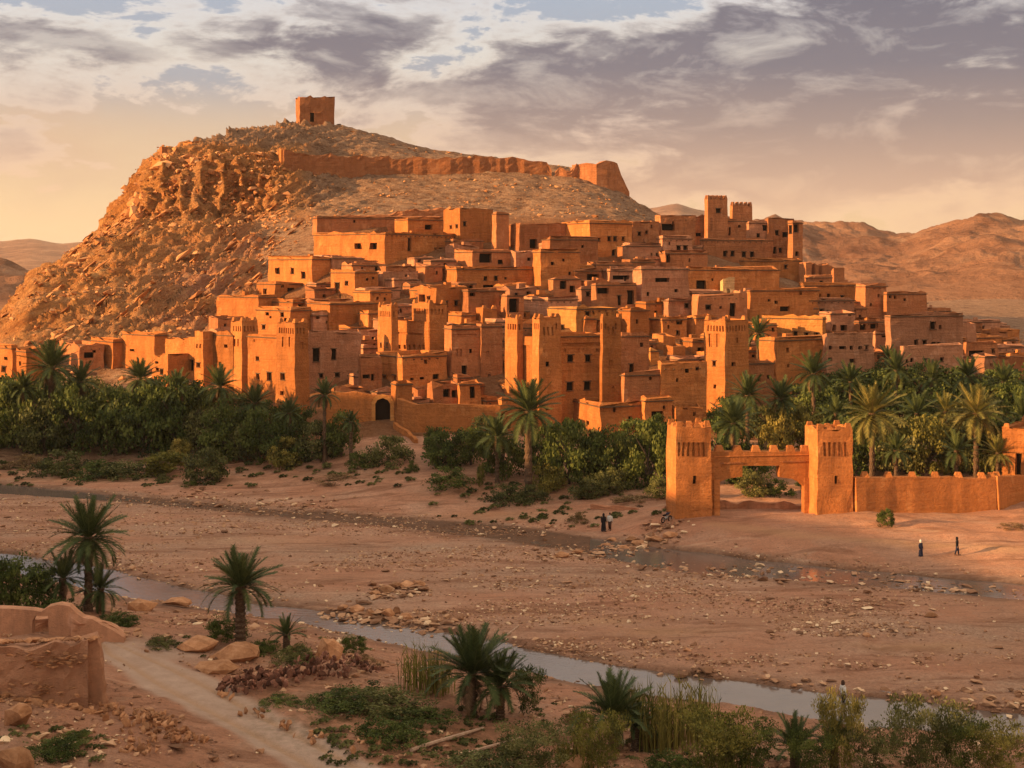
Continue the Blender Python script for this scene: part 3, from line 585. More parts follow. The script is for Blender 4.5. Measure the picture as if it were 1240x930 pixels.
for ps in (0, 1, 2):
  for gx, gy in cand:
      if made > 240: break
      if len(SPECS) and fr.random() < .15: continue
      wpx = (fr.uniform(20, 46), fr.uniform(14, 26), fr.uniform(9, 17))[ps]; hpx = (fr.uniform(13, 24), fr.uniform(10, 18), fr.uniform(7, 13))[ps]
      sp = B(gx-fr.uniform(5, 12), gx, gx+wpx, gy-hpx, gy, '', m=fr.choice('oobbpp'), name='earthen_house'); SPECS.pop()
      sp['Ll'] = min(max(sp['Ll'], 3.5-ps*.8), 6.5-ps*1.5)
      if any(overlaps(sp, o, .25-ps*.1) for o in SPECS): continue
      x0, x1, y0, y1 = box_px(sp)
      if any(x0-1 < a < x1+1 and y0-2 < b < y1+2 and d > sp['C'].y for a, b, d in WN): continue
      if y0 < topline(gx)-14: continue
      # how much would it hide of taller neighbours behind: keep it low
      nb = sorted(SPECS[:nS], key=lambda o: (o['C']-sp['C']).length)
      lab = None
      for o in nb[:6]:
          dxp = CX+F*sp['C'].x/sp['C'].y-(CX+F*o['C'].x/o['C'].y); dyy = sp['C'].y-o['C'].y
          dr_ = ('in front of' if dyy < -2.5 else 'behind') if abs(dyy) > abs(sp['C'].x-o['C'].x)*.7 else ('left of' if dxp < 0 else 'right of')
          sub = ' '.join(o['label'].split(',')[0].split()[:9])
          for tail in (' with', ' of', ' the', ' in', ' and', ' its', ' on', ' a', ' by', ' to', ' under', ' below', ' behind', ' beside', ' above', ' glowing', ' near', ' left', ' right', ' two', ' three', ' small', ' dark', ' front'):
              if sub.endswith(tail): sub = sub[:-len(tail)]
          for adj in (('low', 'small', 'plain', 'little') if ps else ('low', 'small')):
              l2 = '%s %s mud house %s the %s' % (adj, {'o': 'orange', 'b': 'brown', 'p': 'pink'}[sp['m']], dr_, sub)
              if l2 not in used_l and len(l2.split()) <= 16: lab = l2; break
          if lab: break
      if not lab: continue
      used_l.add(lab); sp['label'] = lab
      wn = []
      for q in range(fr.choice((0, 1, 2, 2, 3))):
          wn.append(('R', gx+wpx*(.2+.6*fr.random()), gy-hpx*fr.uniform(.45, .7), fr.uniform(3, 5), fr.uniform(3, 6)))
      if fr.random() < .3: wn.append(('R', gx+wpx*fr.uniform(.3, .7), gy-hpx*.3, 8, 7, 'b'))
      sp['win'] = wn; WN += [(w[1], w[2], sp['C'].y) for w in wn]
      SPECS.append(sp); made += 1
print('infill houses', made)
# footprint clamp so that the hill never pokes through a roof
def clamp_hill(X, Y, Z):
    for s in SPECS:
        dx_ = X-s['C'].x; dy_ = Y-s['C'].y
        a = dx_*s['u'].x+dy_*s['u'].y; b = dx_*s['v'].x+dy_*s['v'].y
        ins = (a > -0.1) & (a < s['Lr']+0.1) & (b > -0.1) & (b < s['Ll']+0.1)
        Z = np.where(ins, np.minimum(Z, s['zt']-1.3), Z)
    return Z
# ------------------------------------------------------------------ terrain meshes
colpx = np.concatenate([np.arange(-900, -60, 24), np.arange(-60, 1300, 3.0), np.arange(1300, 2200, 24)])
def terrain_rows(Yr, px=colpx):
    Y = np.repeat(Yr[:, None], len(px), 1); X = (px[None, :]-CX)/F*Y
    return X, Y
def blobs(px, py, lst):
    r = np.zeros_like(px)
    for (a, b, ra, rb, w) in lst:
        r = np.maximum(r, w*np.exp(-(((px-a)/ra)**2+((py-b)/rb)**2)))
    return r
ROAD = interp_line([(775, 132), (790, 150), (805, 178), (830, 222), (860, 275), (890, 330), (930, 400), (980, 480)])
ROADW = interp_line([(770, 8), (790, 30), (830, 62), (860, 62), (930, 66), (980, 75)])
# near / river ground
Yr = np.concatenate([np.arange(20, 55, 1.5), np.arange(55, 110, 0.22), np.arange(110, 184.01, 0.35)])
X, Y = terrain_rows(Yr); Z = H(X, Y)
n_, u_, px_ = stream(X, Y); py_ = HY+(CZ-Z)*F/Y
z0 = H0(X, Y)
bar = sstep(1.0, 0.3, np.abs(z0))*(py_ > us_up(px_)-4)*(py_ < ns_lo(px_)+6)
gpatch = fbm(X/14, Y/5, 0, 4, 21)
gravel = np.clip(bar*(0.55+0.9*gpatch), 0, 1)
gravel = np.maximum(gravel, 0.35*(fbm(X/5, Y/3, 0, 3, 31) > 0.15))
rp = 775+(px_-132)*0   # road in photo space, drawn where the lane really runs
rc_ = np.interp(py_, [775, 790, 805, 830, 860, 890, 930, 1000], [128, 150, 180, 225, 280, 338, 410, 540])
rw_ = np.interp(py_, [770, 790, 830, 860, 930, 1000], [6, 40, 62, 58, 62, 80])
dr = np.abs(px_-rc_)/rw_
road = sstep(1.05, 0.7, dr+0.15*fbm(X/3, Y/3, 0, 3, 41))*(py_ > 765)*(px_ < 620)*(Y < 100)
road = np.maximum(road, blobs(px_, py_, [(205, 790, 55, 14, .9), (160, 780, 40, 8, .8)]))
rut = np.exp(-((dr-0.42)/0.12)**2)*road
light = rut*0.55
path = np.exp(-((py_-np.interp(px_, [860, 950, 1050, 1240], [636, 645, 655, 668]))/4.0)**2)*(px_ > 850)*0.45
light = np.maximum(light, path)
light = np.maximum(light, blobs(px_, py_, [(730, 752, 40, 5, .5), (800, 765, 60, 5, .4), (1120, 782, 80, 5, .45), (640, 625, 120, 6, .3), (300, 655, 80, 5, .25), (120, 580, 120, 4, .35), (1000, 750, 60, 4, .3)]))
wet = np.maximum(sstep(0.02, 0.5, n_), sstep(0.02, 0.6, u_)*0.95)
def soft_edge(px, py, lo, hi, w): return np.exp(-((py-lo(px))/w)**2)+np.exp(-((py-hi(px))/w)**2)
wet = np.maximum(wet, 0.75*np.clip(soft_edge(px_, py_, ns_up, ns_lo, 7), 0, 1)*(0.6+fbm(X/2, Y/2, 0, 3, 9)))
wet = np.maximum(wet, 0.6*np.clip(soft_edge(px_, py_, us_up, us_lo, 4), 0, 1)*(0.6+fbm(X/2, Y/2, 0, 3, 10)))
wet = np.clip(wet, 0, 1)
scrub = np.clip(blobs(px_, py_, [(430, 870, 120, 40, .9), (560, 910, 90, 30, .9), (860, 920, 200, 30, .8), (1100, 920, 220, 25, .8), (60, 905, 60, 20, .5), (130, 560, 220, 16, .9), (400, 575, 90, 9, .6), (620, 590, 110, 16, .7), (760, 590, 60, 14, .7), (1000, 560, 300, 30, .8)]), 0, 1)
Z = Z - 0.10*rut - 0.05*road
Z = Z + bar*0.05*fbm(X/1.2, Y/1.2, 0, 2, 55) + (1-road)*(Y < 105)*0.30*fbm(X/2.2, Y/2.2, 0, 5, 56, .6)*(n_ < .1)
# little terraces, gullies and banks beyond the river bar
Z = Z + (Y > 120)*(z0 > 0.3)*0.35*fbm(X/7, Y/2.2, 0, 4, 58)
me = np_mesh('river_ground', np.stack([X, Y, Z], -1).reshape(-1, 3), grid_faces(*X.shape), M_GROUND, True,
             dict(gravel=gravel, wet=wet, road=road, light=light, scrub=scrub))
tag(link('ground', me), kind='structure')
last_near = (X[-1], Y[-1], Z[-1])
# hill
Yr = np.concatenate([[184.0], np.arange(184.6, 312, .55), np.arange(312, 342, .22), np.arange(342, 400, .7), np.arange(400, 425, 2), np.arange(425, 701, 9)])
X, Y = terrain_rows(Yr); Z = H(X, Y)
px_ = CX+F*X/Y; py_ = HY+(CZ-Z)*F/Y
left = sstep(400, 330, px_+0.35*(py_-260))
village = sstep(300, 330, px_)*sstep(250, 275, py_)
rocky = np.clip(sstep(470, 380, py_)*(1-village)*sstep(500, 300, px_), 0, 1)*sstep(186, 205, Y)*sstep(450, 400, Y)
gy, gx = np.gradient(Z)[0], np.gradient(Z)[1]
dYr = np.gradient(Y)[0]; dXc = np.gradient(X)[1]
nx, ny = -gx/np.maximum(dXc, 1e-3), -gy/np.maximum(dYr, 1e-3)
ln = np.sqrt(nx*nx+ny*ny+1); nx, ny, nz = nx/ln, ny/ln, 1/ln
steep = sstep(1.0, 2.5, np.abs(gy/np.maximum(dYr, 1e-3)))*sstep(390, 340, px_)
ca, sa = math.cos(math.radians(38)), math.sin(math.radians(38))
A = X*ca+Z*sa; Bq = -X*sa+Z*ca
saw = lambda t: (t-np.floor(t))
d = 1.5*(saw(Bq/3.6+0.9*fbm(X/16, Y/16, Z/16, 3, 161))**1.6-.4)*(.5+.8*(fbm(X/12, Y/12, Z/9, 3, 162)+.4))+0.8*(saw(Bq/1.3+1.1*fbm(X/7, Y/7, Z/7, 3, 163))-.5)+1.6*fbm(A/14, Bq/4.2, Y/12, 5, 61, 0.55, True)+0.9*fbm(A/4, Bq/1.5, Y/4, 4, 62, 0.6, True)
flute = 1.6*(saw(X/4.4+.8*fbm(X/9, Y/9, Z/7, 3, 164))**1.5-.4)+.6*saw(Z/3.5+.7*fbm(X/6, Y/6, Z/6, 2, 165))+2.0*fbm(X/4.2, Y/8, Z/11, 4, 63, 0.6, True)+1.1*fbm(X/1.3, Y/3, Z/2.2, 4, 64, .6, True)
dm = float((d*rocky).sum()/rocky.sum()); fm = float((flute*steep).sum()/steep.sum())
disp = rocky*(1-steep)*(1.45*(d-dm)-.2)+steep*(flute-fm)*1.25
# gentle ledges on the dusty slope under the ramparts
ledge = (1-rocky)*sstep(205, 230, Y)*sstep(470, 430, Y)*(1-village*0.55)
disp = disp+ledge*(0.55*fbm(X/9, Y/2.4, Z/1.6, 5, 65, 0.6)+0.3*fbm(X/2.4, Y/2, Z/1.0, 3, 66, 0.5, True))
Xd, Yd, Zd = X+nx*disp*(Y > 186), Y+ny*disp*(Y > 186), Z+nz*disp*(Y > 186)
Zd = clamp_hill(Xd, Yd, Zd)
Xd[0], Yd[0], Zd[0] = X[0], Y[0], last_near[2]-0.03
pink = np.clip(blobs(px_, py_, [(250, 345, 60, 45, 1.0), (300, 300, 40, 30, .8), (215, 395, 45, 18, .9), (345, 290, 25, 25, .7)]), 0, 1)*sstep(-0.6, 0.2, fbm(X/6, Y/6, Z/4, 3, 68)+0.1)
dusty = np.clip(1-rocky*1.05, 0, 1)
dusty = np.maximum(dusty, sstep(182, 172, py_+0*px_)*(Y > 320))
dusty = np.where((px_ > 355) & (Y > 200), np.maximum(dusty, sstep(350, 385, px_)), dusty)
me = np_mesh('kasbah_hill', np.stack([Xd, Yd, Zd], -1).reshape(-1, 3), grid_faces(*X.shape), M_HILL, True, dict(dusty=dusty, pink=pink, gap_shade_brown=np.clip(sstep(255, 300, px_)*sstep(-6, 8, py_-np.interp(px_, [255, 300, 330, 380, 400, 620, 700, 760, 850, 960, 1010, 1060, 1120, 1180, 1230], [400, 372, 345, 322, 262, 262, 262, 268, 300, 345, 350, 362, 385, 400, 428]))*sstep(170, 180, Y)*(0.75+0.4*fbm(X/5, Y/5, 0, 3, 181)), 0, 1)))
tag(link('hill', me), kind='structure')
HV = (Xd[40:].ravel(), Yd[40:].ravel(), Zd[40:].ravel(), px_[40:].ravel(), py_[40:].ravel())
def on_hill(n, cond, seed):
    r_ = np.random.RandomState(seed); X, Y, Z, a, b = HV; k = np.nonzero(cond(a, b, X, Y))[0]
    k = r_.choice(k, min(n, len(k)), replace=False); j_ = r_.uniform(-.4, .4, (2, len(k)))
    return X[k]+j_[0], Y[k]+j_[1]*.5, Z[k]
def hill_pt(px, py, y0=186):
    return march(px, py, y0)
# the added ridge left of the view, shaped for its shadow
gx_, gy_ = np.meshgrid(np.arange(-520, -70, 6.0), np.arange(-240, 215, 6.0))
zz_ = shade_ridge_left(gx_, gy_)*(1+0.12*fbm(gx_/40, gy_/40, 0, 4, 91))+fbm(gx_/15, gy_/15, 0, 4, 92)*1.2-1.5
zz_ = np.where(gy_ > 208, -3, zz_)
tag(link('side_shade_ridge', np_mesh('side_shade_ridge', np.stack([gx_, gy_, zz_], -1).reshape(-1, 3), grid_faces(*gx_.shape), M_FAR, True)), kind='structure')
# distant hills
FAR = {-900: [(700, 372), (1100, 320), (1500, 340), (2600, 338)], -300: [(700, 372), (1000, 300), (1400, 340), (2600, 338)],
       0: [(700, 372), (850, 340), (1000, 306), (1250, 345), (2600, 338)], 50: [(700, 372), (850, 352), (1020, 322), (1250, 348), (2600, 338)], 110: [(700, 372), (1020, 346), (2600, 338)],
       400: [(700, 372), (2600, 338)], 780: [(700, 372), (1200, 330), (1600, 300), (2600, 330)],
       860: [(700, 370), (1000, 335), (1300, 290), (1600, 263), (2600, 330)], 960: [(700, 366), (1000, 322), (1300, 285), (1550, 263), (2600, 330)],
       1000: [(700, 365), (1000, 322), (1300, 292), (1550, 267), (2600, 330)], 1050: [(700, 362), (1000, 318), (1250, 292), (1500, 272), (2600, 330)],
       1092: [(700, 362), (950, 325), (1200, 300), (1450, 283), (2600, 330)], 1120: [(700, 362), (950, 318), (1150, 290), (1400, 274), (2600, 330)],
       1155: [(700, 362), (900, 322), (1100, 285), (1300, 269), (2600, 330)], 1195: [(700, 362), (900, 310), (1100, 280), (1250, 262), (2600, 330)],
       1240: [(700, 362), (900, 308), (1100, 285), (1300, 263), (2600, 330)], 1400: [(700, 360), (950, 300), (1250, 255), (2600, 330)], 2200: [(700, 360), (1000, 310), (1300, 262), (2600, 330)]}
Yr = np.concatenate([np.arange(698, 1700, 6), np.arange(1700, 2601, 60)])
fpx = np.concatenate([np.arange(-900, -60, 30), np.arange(-60, 140, 4), np.arange(140, 780, 20), np.arange(780, 1300, 3.0), np.arange(1300, 2200, 30)])
ks = sorted(FAR); prof = []
for k_ in ks:
    a = np.array(FAR[k_], float); prof.append(np.interp(Yr, a[:, 0], CZ-(a[:, 1]-HY)*a[:, 0]/F))
prof = np.array(prof); Z = np.array([np.interp(fpx, ks, prof[:, j]) for j in range(len(Yr))])
fine_ = np.arange(-900, 2200, 4.0); kk = np.hanning(17); kk /= kk.sum()
Z = np.array([np.interp(fpx, fine_, np.convolve(np.pad(np.interp(fine_, fpx, row), 8, 'edge'), kk, 'valid')) for row in Z])
X, Y = terrain_rows(Yr, fpx)
amp = sstep(700, 900, Y)
Z = Z+amp*(12*fbm(X/130, Y/130, 0, 6, 71, 0.55, True)+5*fbm(X/34, Y/60, 0, 5, 72, .6, True)-7)
Z[0] -= 2.0
tag(link('distant_hills', np_mesh('distant_hills', np.stack([X, Y, Z], -1).reshape(-1, 3), grid_faces(*X.shape), M_FAR, True)), kind='structure')
# far mountains
MT = interp_line([(-900, 280), (-300, 286), (0, 292), (40, 288), (75, 292), (100, 290), (300, 300), (700, 275), (760, 258), (820, 247), (860, 256), (950, 285), (1300, 300), (2200, 290)])
Yr = np.array([2598, 3000, 3600, 4200, 4600, 5000, 5400, 5800, 6400, 8000.0]); rf = np.array([0, .05, .2, .45, .7, .9, 1.0, .85, .5, 0])
fpx = np.arange(-900, 2200, 8.0); X, Y = terrain_rows(Yr, fpx)
base = CZ-(338-HY)*2600/F
pk = CZ-(MT(fpx)-HY)*5400/F
Z = base+(pk[None, :]-base)*rf[:, None]+ (40*fbm(X/700, Y/700, 0, 5, 81, .5, True)+12*fbm(X/140, Y/140, 0, 3, 82)-12)*rf[:, None]*0.6
Z[0] -= 4
tag(link('distant_mountains', np_mesh('distant_mountains', np.stack([X, Y, Z], -1).reshape(-1, 3), grid_faces(*X.shape), M_FAR, True)), kind='structure')
# a plain that reaches the horizon under everything
me = mesh('plain', [(-14000, -3000, -14), (14000, -3000, -14), (14000, 16000, -14), (-14000, 16000, -14)], [(0, 1, 2, 3)], M_FAR)
tag(link('plain', me), kind='structure')
# water: two shallow sheets just under the level of the banks
def water_strip(name, up, lo, z, pxs, grow):
    V = []; Fq = []
    for p in pxs:
        c = (up(p)+lo(p))/2; h = (lo(p)-up(p))/2*grow
        for s in (-1, 1):
            Yw = (CZ-z)*F/(c+s*h-HY); V.append(((p-CX)/F*Yw, Yw, z))
    for i in range(len(pxs)-1): Fq.append((2*i, 2*i+2, 2*i+3, 2*i+1))
    tag(link(name, mesh(name, V, Fq, M_WATER)), kind='structure')
water_strip('stream_water', ns_up, ns_lo, -0.16, list(range(-380, 1690, 20)), 1.25)
water_strip('river_channel_water', us_up, us_lo, -0.14, list(range(-380, 1690, 20)), 1.2)
# ------------------------------------------------------------------ buildings
def wob(p, s=0.07):
    v = np.array(p)
    return v
def build(s):
    C, u, v, Lr, Ll, zt = s['C'], s['u'], s['v'], s['Lr'], s['Ll'], s['zt']
    zb = s['zb']-2.5; Hh = zt-s['zb']
    big = Lr > 3 and Ll > 3
    name = s['name']
    c2 = C+u*Lr/2+v*Ll/2
    root = empty(name, (c2.x, c2.y, s['zb']), s['label'], s['cat'], s['group'])
    seed = rng.randint(1000)
    V = []; Fc = []; 
    def tf(a, b, z):
        if s['batter']:
            t = (zt-z)/max(Hh, 1); k = 1+s['batter']*t
            a = Lr/2+(a-Lr/2)*k; b = Ll/2+(b-Ll/2)*(1+s['batter']*t)
        return C+u*a+v*b+Vector((0, 0, z))
    def face(which, wins):
        L_ = Lr if which in 'RB' else Ll
        def P(t, z, dep=0.0):
            if which == 'R': return tf(t, dep, z)
            if which == 'L': return tf(dep, t, z)
            if which == 'B': return tf(t, Ll-dep, z)
            return tf(Lr-dep, t, z)
        ts = {0.0, L_}; zs = {zb, zt}
        for w in wins: ts |= {w[0], w[1]}; zs |= {w[2], w[3]}
        stp = 1.3 if which in 'RL' else 3.0
        for k in range(1, int(L_/stp)):
            t = k*L_/int(L_/stp)
            if min(abs(t-q) for q in ts) > 0.25: ts.add(t)
        nz_ = int((zt-s['zb'])/1.3)
        for k in range(0, nz_):
            z = s['zb']+k*(zt-s['zb'])/max(nz_, 1)
            if min(abs(z-q) for q in zs) > 0.25: zs.add(z)
        ts = sorted(ts); zs = sorted(zs); base = len(V)
        for z in zs:
            for t in ts:
                p = P(t, z); V.append(p)
        nt_ = len(ts)
        for j in range(len(zs)-1):
            for i in range(nt_-1):
                tm, zm = (ts[i]+ts[i+1])/2, (zs[j]+zs[j+1])/2
                if any(w[0] < tm < w[1] and w[2] < zm < w[3] for w in wins): continue
                q = (base+j*nt_+i, base+j*nt_+i+1, base+(j+1)*nt_+i+1, base+(j+1)*nt_+i)
                Fc.append(q if which in 'RF' else q[::-1])
        for w in wins:
            kind = w[4]; t0, t1, z0, z1 = w[:4]
            dep = 0.16 if kind == 'n' else (0.9 if kind == 'b' else 0.4)
            dep = min(dep, 0.35*min(Lr, Ll))
            fr = [P(t0, z0), P(t1, z0), P(t1, z1), P(t0, z1)]; bk = [P(t0, z0, dep), P(t1, z0, dep), P(t1, z1, dep), P(t0, z1, dep)]
            q = [(0, 1, 5, 4), (1, 2, 6, 5), (2, 3, 7, 6), (3, 0, 4, 7), (4, 5, 6, 7)]
            o0 = c2.copy(); o0.z = s['zb']
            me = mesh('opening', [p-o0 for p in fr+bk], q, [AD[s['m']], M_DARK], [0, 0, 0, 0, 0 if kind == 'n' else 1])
            nm = {'n': 'niche', 'w': 'window', 'b': 'wall_opening', 'd': 'doorway'}[kind]
            wo_ = link(nm, me, root)
            if kind in 'w' and (t1-t0) > 0.55 and (z1-z0) > 0.6:   # timber lintel and sill slab
                for nm2, (za, zb_, e, pr) in (('lintel', (z1, z1+0.13, 0.15, -0.05)), ('sill', (z0-0.09, z0, 0.1, -0.07))):
                    lv = []; lf = []; k0 = 0
                    lv += [P(t0-e, za, pr), P(t1+e, za, pr), P(t1+e, zb_, pr), P(t0-e, zb_, pr), P(t0-e, za, .05), P(t1+e, za, .05), P(t1+e, zb_, .05), P(t0-e, zb_, .05)]
                    lf += [tuple(k0+i for i in f) for f in [(0, 1, 2, 3), (3, 2, 6, 7), (0, 4, 5, 1), (0, 3, 7, 4), (1, 5, 6, 2)]]
                    link(nm2, mesh(nm2, [p-o0 for p in lv], lf, M_WOOD), wo_)
    winR, winL = [], []
    for w in s['win']:
        f_, px, py, ww, hh = w[:5]; kind = w[5] if len(w) > 5 else 'w'
        d_ = u if f_ == 'R' else v; L_ = Lr if f_ == 'R' else Ll
        ta, tb = solve_len(C, d_, px-ww/2), solve_len(C, d_, px+ww/2)
        if ta is None or tb is None: continue
        ta, tb = min(ta, tb), max(ta, tb)
        ta, tb = max(0.2, ta), min(L_-0.2, tb)
        if tb-ta < 0.15: continue
        dep = C.y+d_.y*(ta+tb)/2
        za, zc_ = CZ-(py+hh/2-HY)*dep/F, CZ-(py-hh/2-HY)*dep/F
        za = max(za, s['zb']-1.0); zc_ = min(zc_, zt-0.25)
        if zc_-za < 0.15: continue
        lst = winR if f_ == 'R' else winL
        if any(not (tb < q[0] or ta > q[1] or zc_ < q[2] or za > q[3]) for q in lst): continue
        lst.append((ta, tb, za, zc_, kind))
    # small blind openings on big plain fronts
    if not s['win'] and Lr > 4 and Hh > 3 and s['cat'] == 'house':
        for q in range(rng.randint(1, 4)):
            t0 = rng.uniform(.12, .85)*Lr; z0 = s['zb']+rng.uniform(.3, .8)*Hh
            if z0 < zt-1.0 and all(abs(t0-w[0]) > 1.2 for w in winR): winR.append((t0, t0+.45, z0, z0+.55, 'w'))
    if s['cat'] == 'house' and len(s['win']) < 3 and Lr > 3:
        for q in range(rng.randint(1, 4) if len(s['win']) else 1):
            t0 = rng.uniform(.1, .85)*Lr; hw_ = rng.uniform(.3, .6); z0 = zt-rng.uniform(.9, min(3.2, max(1.0, Hh-.6)))
            if t0+hw_ < Lr-.25 and z0 > s['zb']+.1 and all(abs(t0-w[0]) > 1.1 for w in winR): winR.append((t0, t0+hw_, z0, z0+rng.uniform(.4, .75), 'w'))
    if s['name'] == 'kasbah_tower' and s['mer'] == 1 and Hh > 6:
        for ff, LL, lst in (('R', Lr, winR), ('L', Ll, winL)):
            m_ = int(LL/.62)
            for q in range(m_):
                t0 = .3+q*(LL-.6)/max(m_, 1)
                if all(not (t0 < w[1]+.1 and t0+.25 > w[0]-.1 and w[3] > zt-1.75) for w in lst): lst.append((t0, t0+.24, zt-1.55, zt-.75, 'n'))
    face('R', winR); face('L', winL); face('B', []); face('F', [])
    # parapet ring, inner faces
    th = min(0.4, 0.2*min(Lr, Ll)); zr = zt-0.55
    o = [(0, 0), (Lr, 0), (Lr, Ll), (0, Ll)]; i_ = [(th, th), (Lr-th, th), (Lr-th, Ll-th), (th, Ll-th)]
    b0 = len(V)
    for (a, b) in o: V.append(tf(a, b, zt))
    for (a, b) in i_: V.append(tf(a, b, zt))
    for (a, b) in i_: V.append(tf(a, b, zr))
    for k in range(4):
        k2 = (k+1) % 4
        Fc.append((b0+k, b0+k2, b0+4+k2, b0+4+k)); Fc.append((b0+4+k, b0+4+k2, b0+8+k2, b0+8+k))
    P_ = np.array([tuple(p) for p in V])
    am = 0.13 if s['cat'] in ('tower', 'kasbah') else 0.24
    if s['cat'] in ('ruin', 'bastion') or s['name'] == 'granary_tower': am = 0.3
    P_[:, 0] += am*vnoise(P_[:, 0]/1.6, P_[:, 1]/1.6, P_[:, 2]/1.6, 1)*0.8
    P_[:, 1] += am*vnoise(P_[:, 0]/1.6, P_[:, 1]/1.6, P_[:, 2]/1.6, 2)*0.8
    top = P_[:, 2] > zt-0.01
    P_[:, 2] += np.where(top, am*2.2*vnoise(P_[:, 0]/1.1, P_[:, 1]/1.1, 0, 3), 0)
    o0 = np.array([c2.x, c2.y, s['zb']])
    link('wall', mesh('wall', P_-o0, Fc, AD[s['m']]), root)
    O = Vector(o0)
    def slab(nm, a0, a1, b0_, b1, z0, z1, mt, par=root, top_in=0.0):
        vv = [tf(a0, b0_, z0), tf(a1, b0_, z0), tf(a1, b1, z0), tf(a0, b1, z0), tf(a0+top_in, b0_+top_in, z1), tf(a1-top_in, b0_+top_in, z1), tf(a1-top_in, b1-top_in, z1), tf(a0+top_in, b1-top_in, z1)]
        return link(nm, mesh(nm, [p-O for p in vv], [(0, 1, 5, 4), (1, 2, 6, 5), (2, 3, 7, 6), (3, 0, 4, 7), (4, 5, 6, 7), (3, 2, 1, 0)], mt), par)
    slab('roof', th*.9, Lr-th*.9, th*.9, Ll-th*.9, zr-.1, zr+.02, M_ROOF)
    if s['cop'] and s['mer'] == 0 and rng.rand() < 0.75:   # reed and mud coping
        e = 0.14; z0, z1 = zt-0.42, zt-0.27
        for (a0, a1, b0_, b1) in ((-e, Lr+e, -e, .05), (-e, .05, .05, Ll+e)):
            slab('coping', a0, a1, b0_, b1, z0, z1, M_WOOD)
    if s['mer'] == 1:
        w_ = min(.75, .24*min(Lr, Ll)+.2)
        for (a, b) in ((0, 0), (Lr-w_, 0), (Lr-w_, Ll-w_), (0, Ll-w_)):
            slab('merlon', a, a+w_, b, b+w_, zt-.05, zt+.55, AD[s['m']], top_in=w_*.22)
    if s['mer'] == 2:
        w_ = .62
        for j in range(5):
            a = j*(Lr-w_)/4
            for b in (0, Ll-w_): slab('merlon', a, a+w_, b, b+w_, zt-.05, zt+.85, AD[s['m']], top_in=.14)
        for j in (1, 2, 3):
            b = j*(Ll-w_)/4
            for a in (0, Lr-w_): slab('merlon', a, a+w_, b, b+w_, zt-.05, zt+.85, AD[s['m']], top_in=.14)
    if big and s['mer'] == 0 and s['cat'] == 'house' and rng.rand() < .6:
        for q in range(rng.randint(1, 3)):
            a = rng.uniform(.1, .7)*Lr; b = rng.uniform(.2, .7)*Ll; ww = rng.uniform(.5, 1.5); hh = rng.uniform(.5, 1.3)
            slab('roof_vent', a, min(a+ww, Lr-.1), b, min(b+ww*.8, Ll-.1), zr, zr+hh, AD[s['m']], top_in=.06)
    if s['cat'] == 'house' and Lr > 3.5 and rng.rand() < .35:     # beam ends under the roof line
        for q in range(int(Lr/1.3)):
            a = .5+q*1.3
            if a < Lr-.4: slab('beam_end', a, a+.14, -.3, .05, zt-.75, zt-.61, M_WOOD)
    return root
for s in SPECS: build(s)
# ------------------------------------------------------------------ walls, gates
def dirv(th): t = math.radians(th); return Vector((math.cos(t), math.sin(t), 0)), Vector((-math.sin(t), math.cos(t), 0))
def poly_wall(name, C, th, outer, holes, thick, mat, parent, O):
    """outline drawn in the plane through C, extruded backwards"""
    u, v = dirv(th)
    def P(px, py, back):
        t = solve_len(C, u, px); q = C+u*t; return Vector((q.x, q.y, CZ-(py-HY)*q.y/F))+v*back-O
    bm = bmesh.new(); edges = []
    for loop in [outer]+holes:
        # subdivide long edges
        pts = []
        for i in range(len(loop)):
            a, b = loop[i], loop[(i+1) % len(loop)]; n = max(1, int(math.hypot(a[0]-b[0], a[1]-b[1])/12))
            pts += [(a[0]+(b[0]-a[0])*k/n, a[1]+(b[1]-a[1])*k/n) for k in range(n)]
        vs = [bm.verts.new(P(x, y, 0)) for x, y in pts]
        edges += [bm.edges.new((vs[i], vs[(i+1) % len(vs)])) for i in range(len(vs))]
    bmesh.ops.triangle_fill(bm, edges=edges, use_beauty=True)
    bmesh.ops.recalc_face_normals(bm, faces=bm.faces)
    r = bmesh.ops.extrude_face_region(bm, geom=list(bm.faces))
    for g in r['geom']:
        if isinstance(g, bmesh.types.BMVert): g.co += v*thick
    bmesh.ops.recalc_face_normals(bm, faces=bm.faces)
    me = bpy.data.meshes.new(name); bm.to_mesh(me); bm.free(); me.materials.append(mat)
    return link(name, me, parent), P
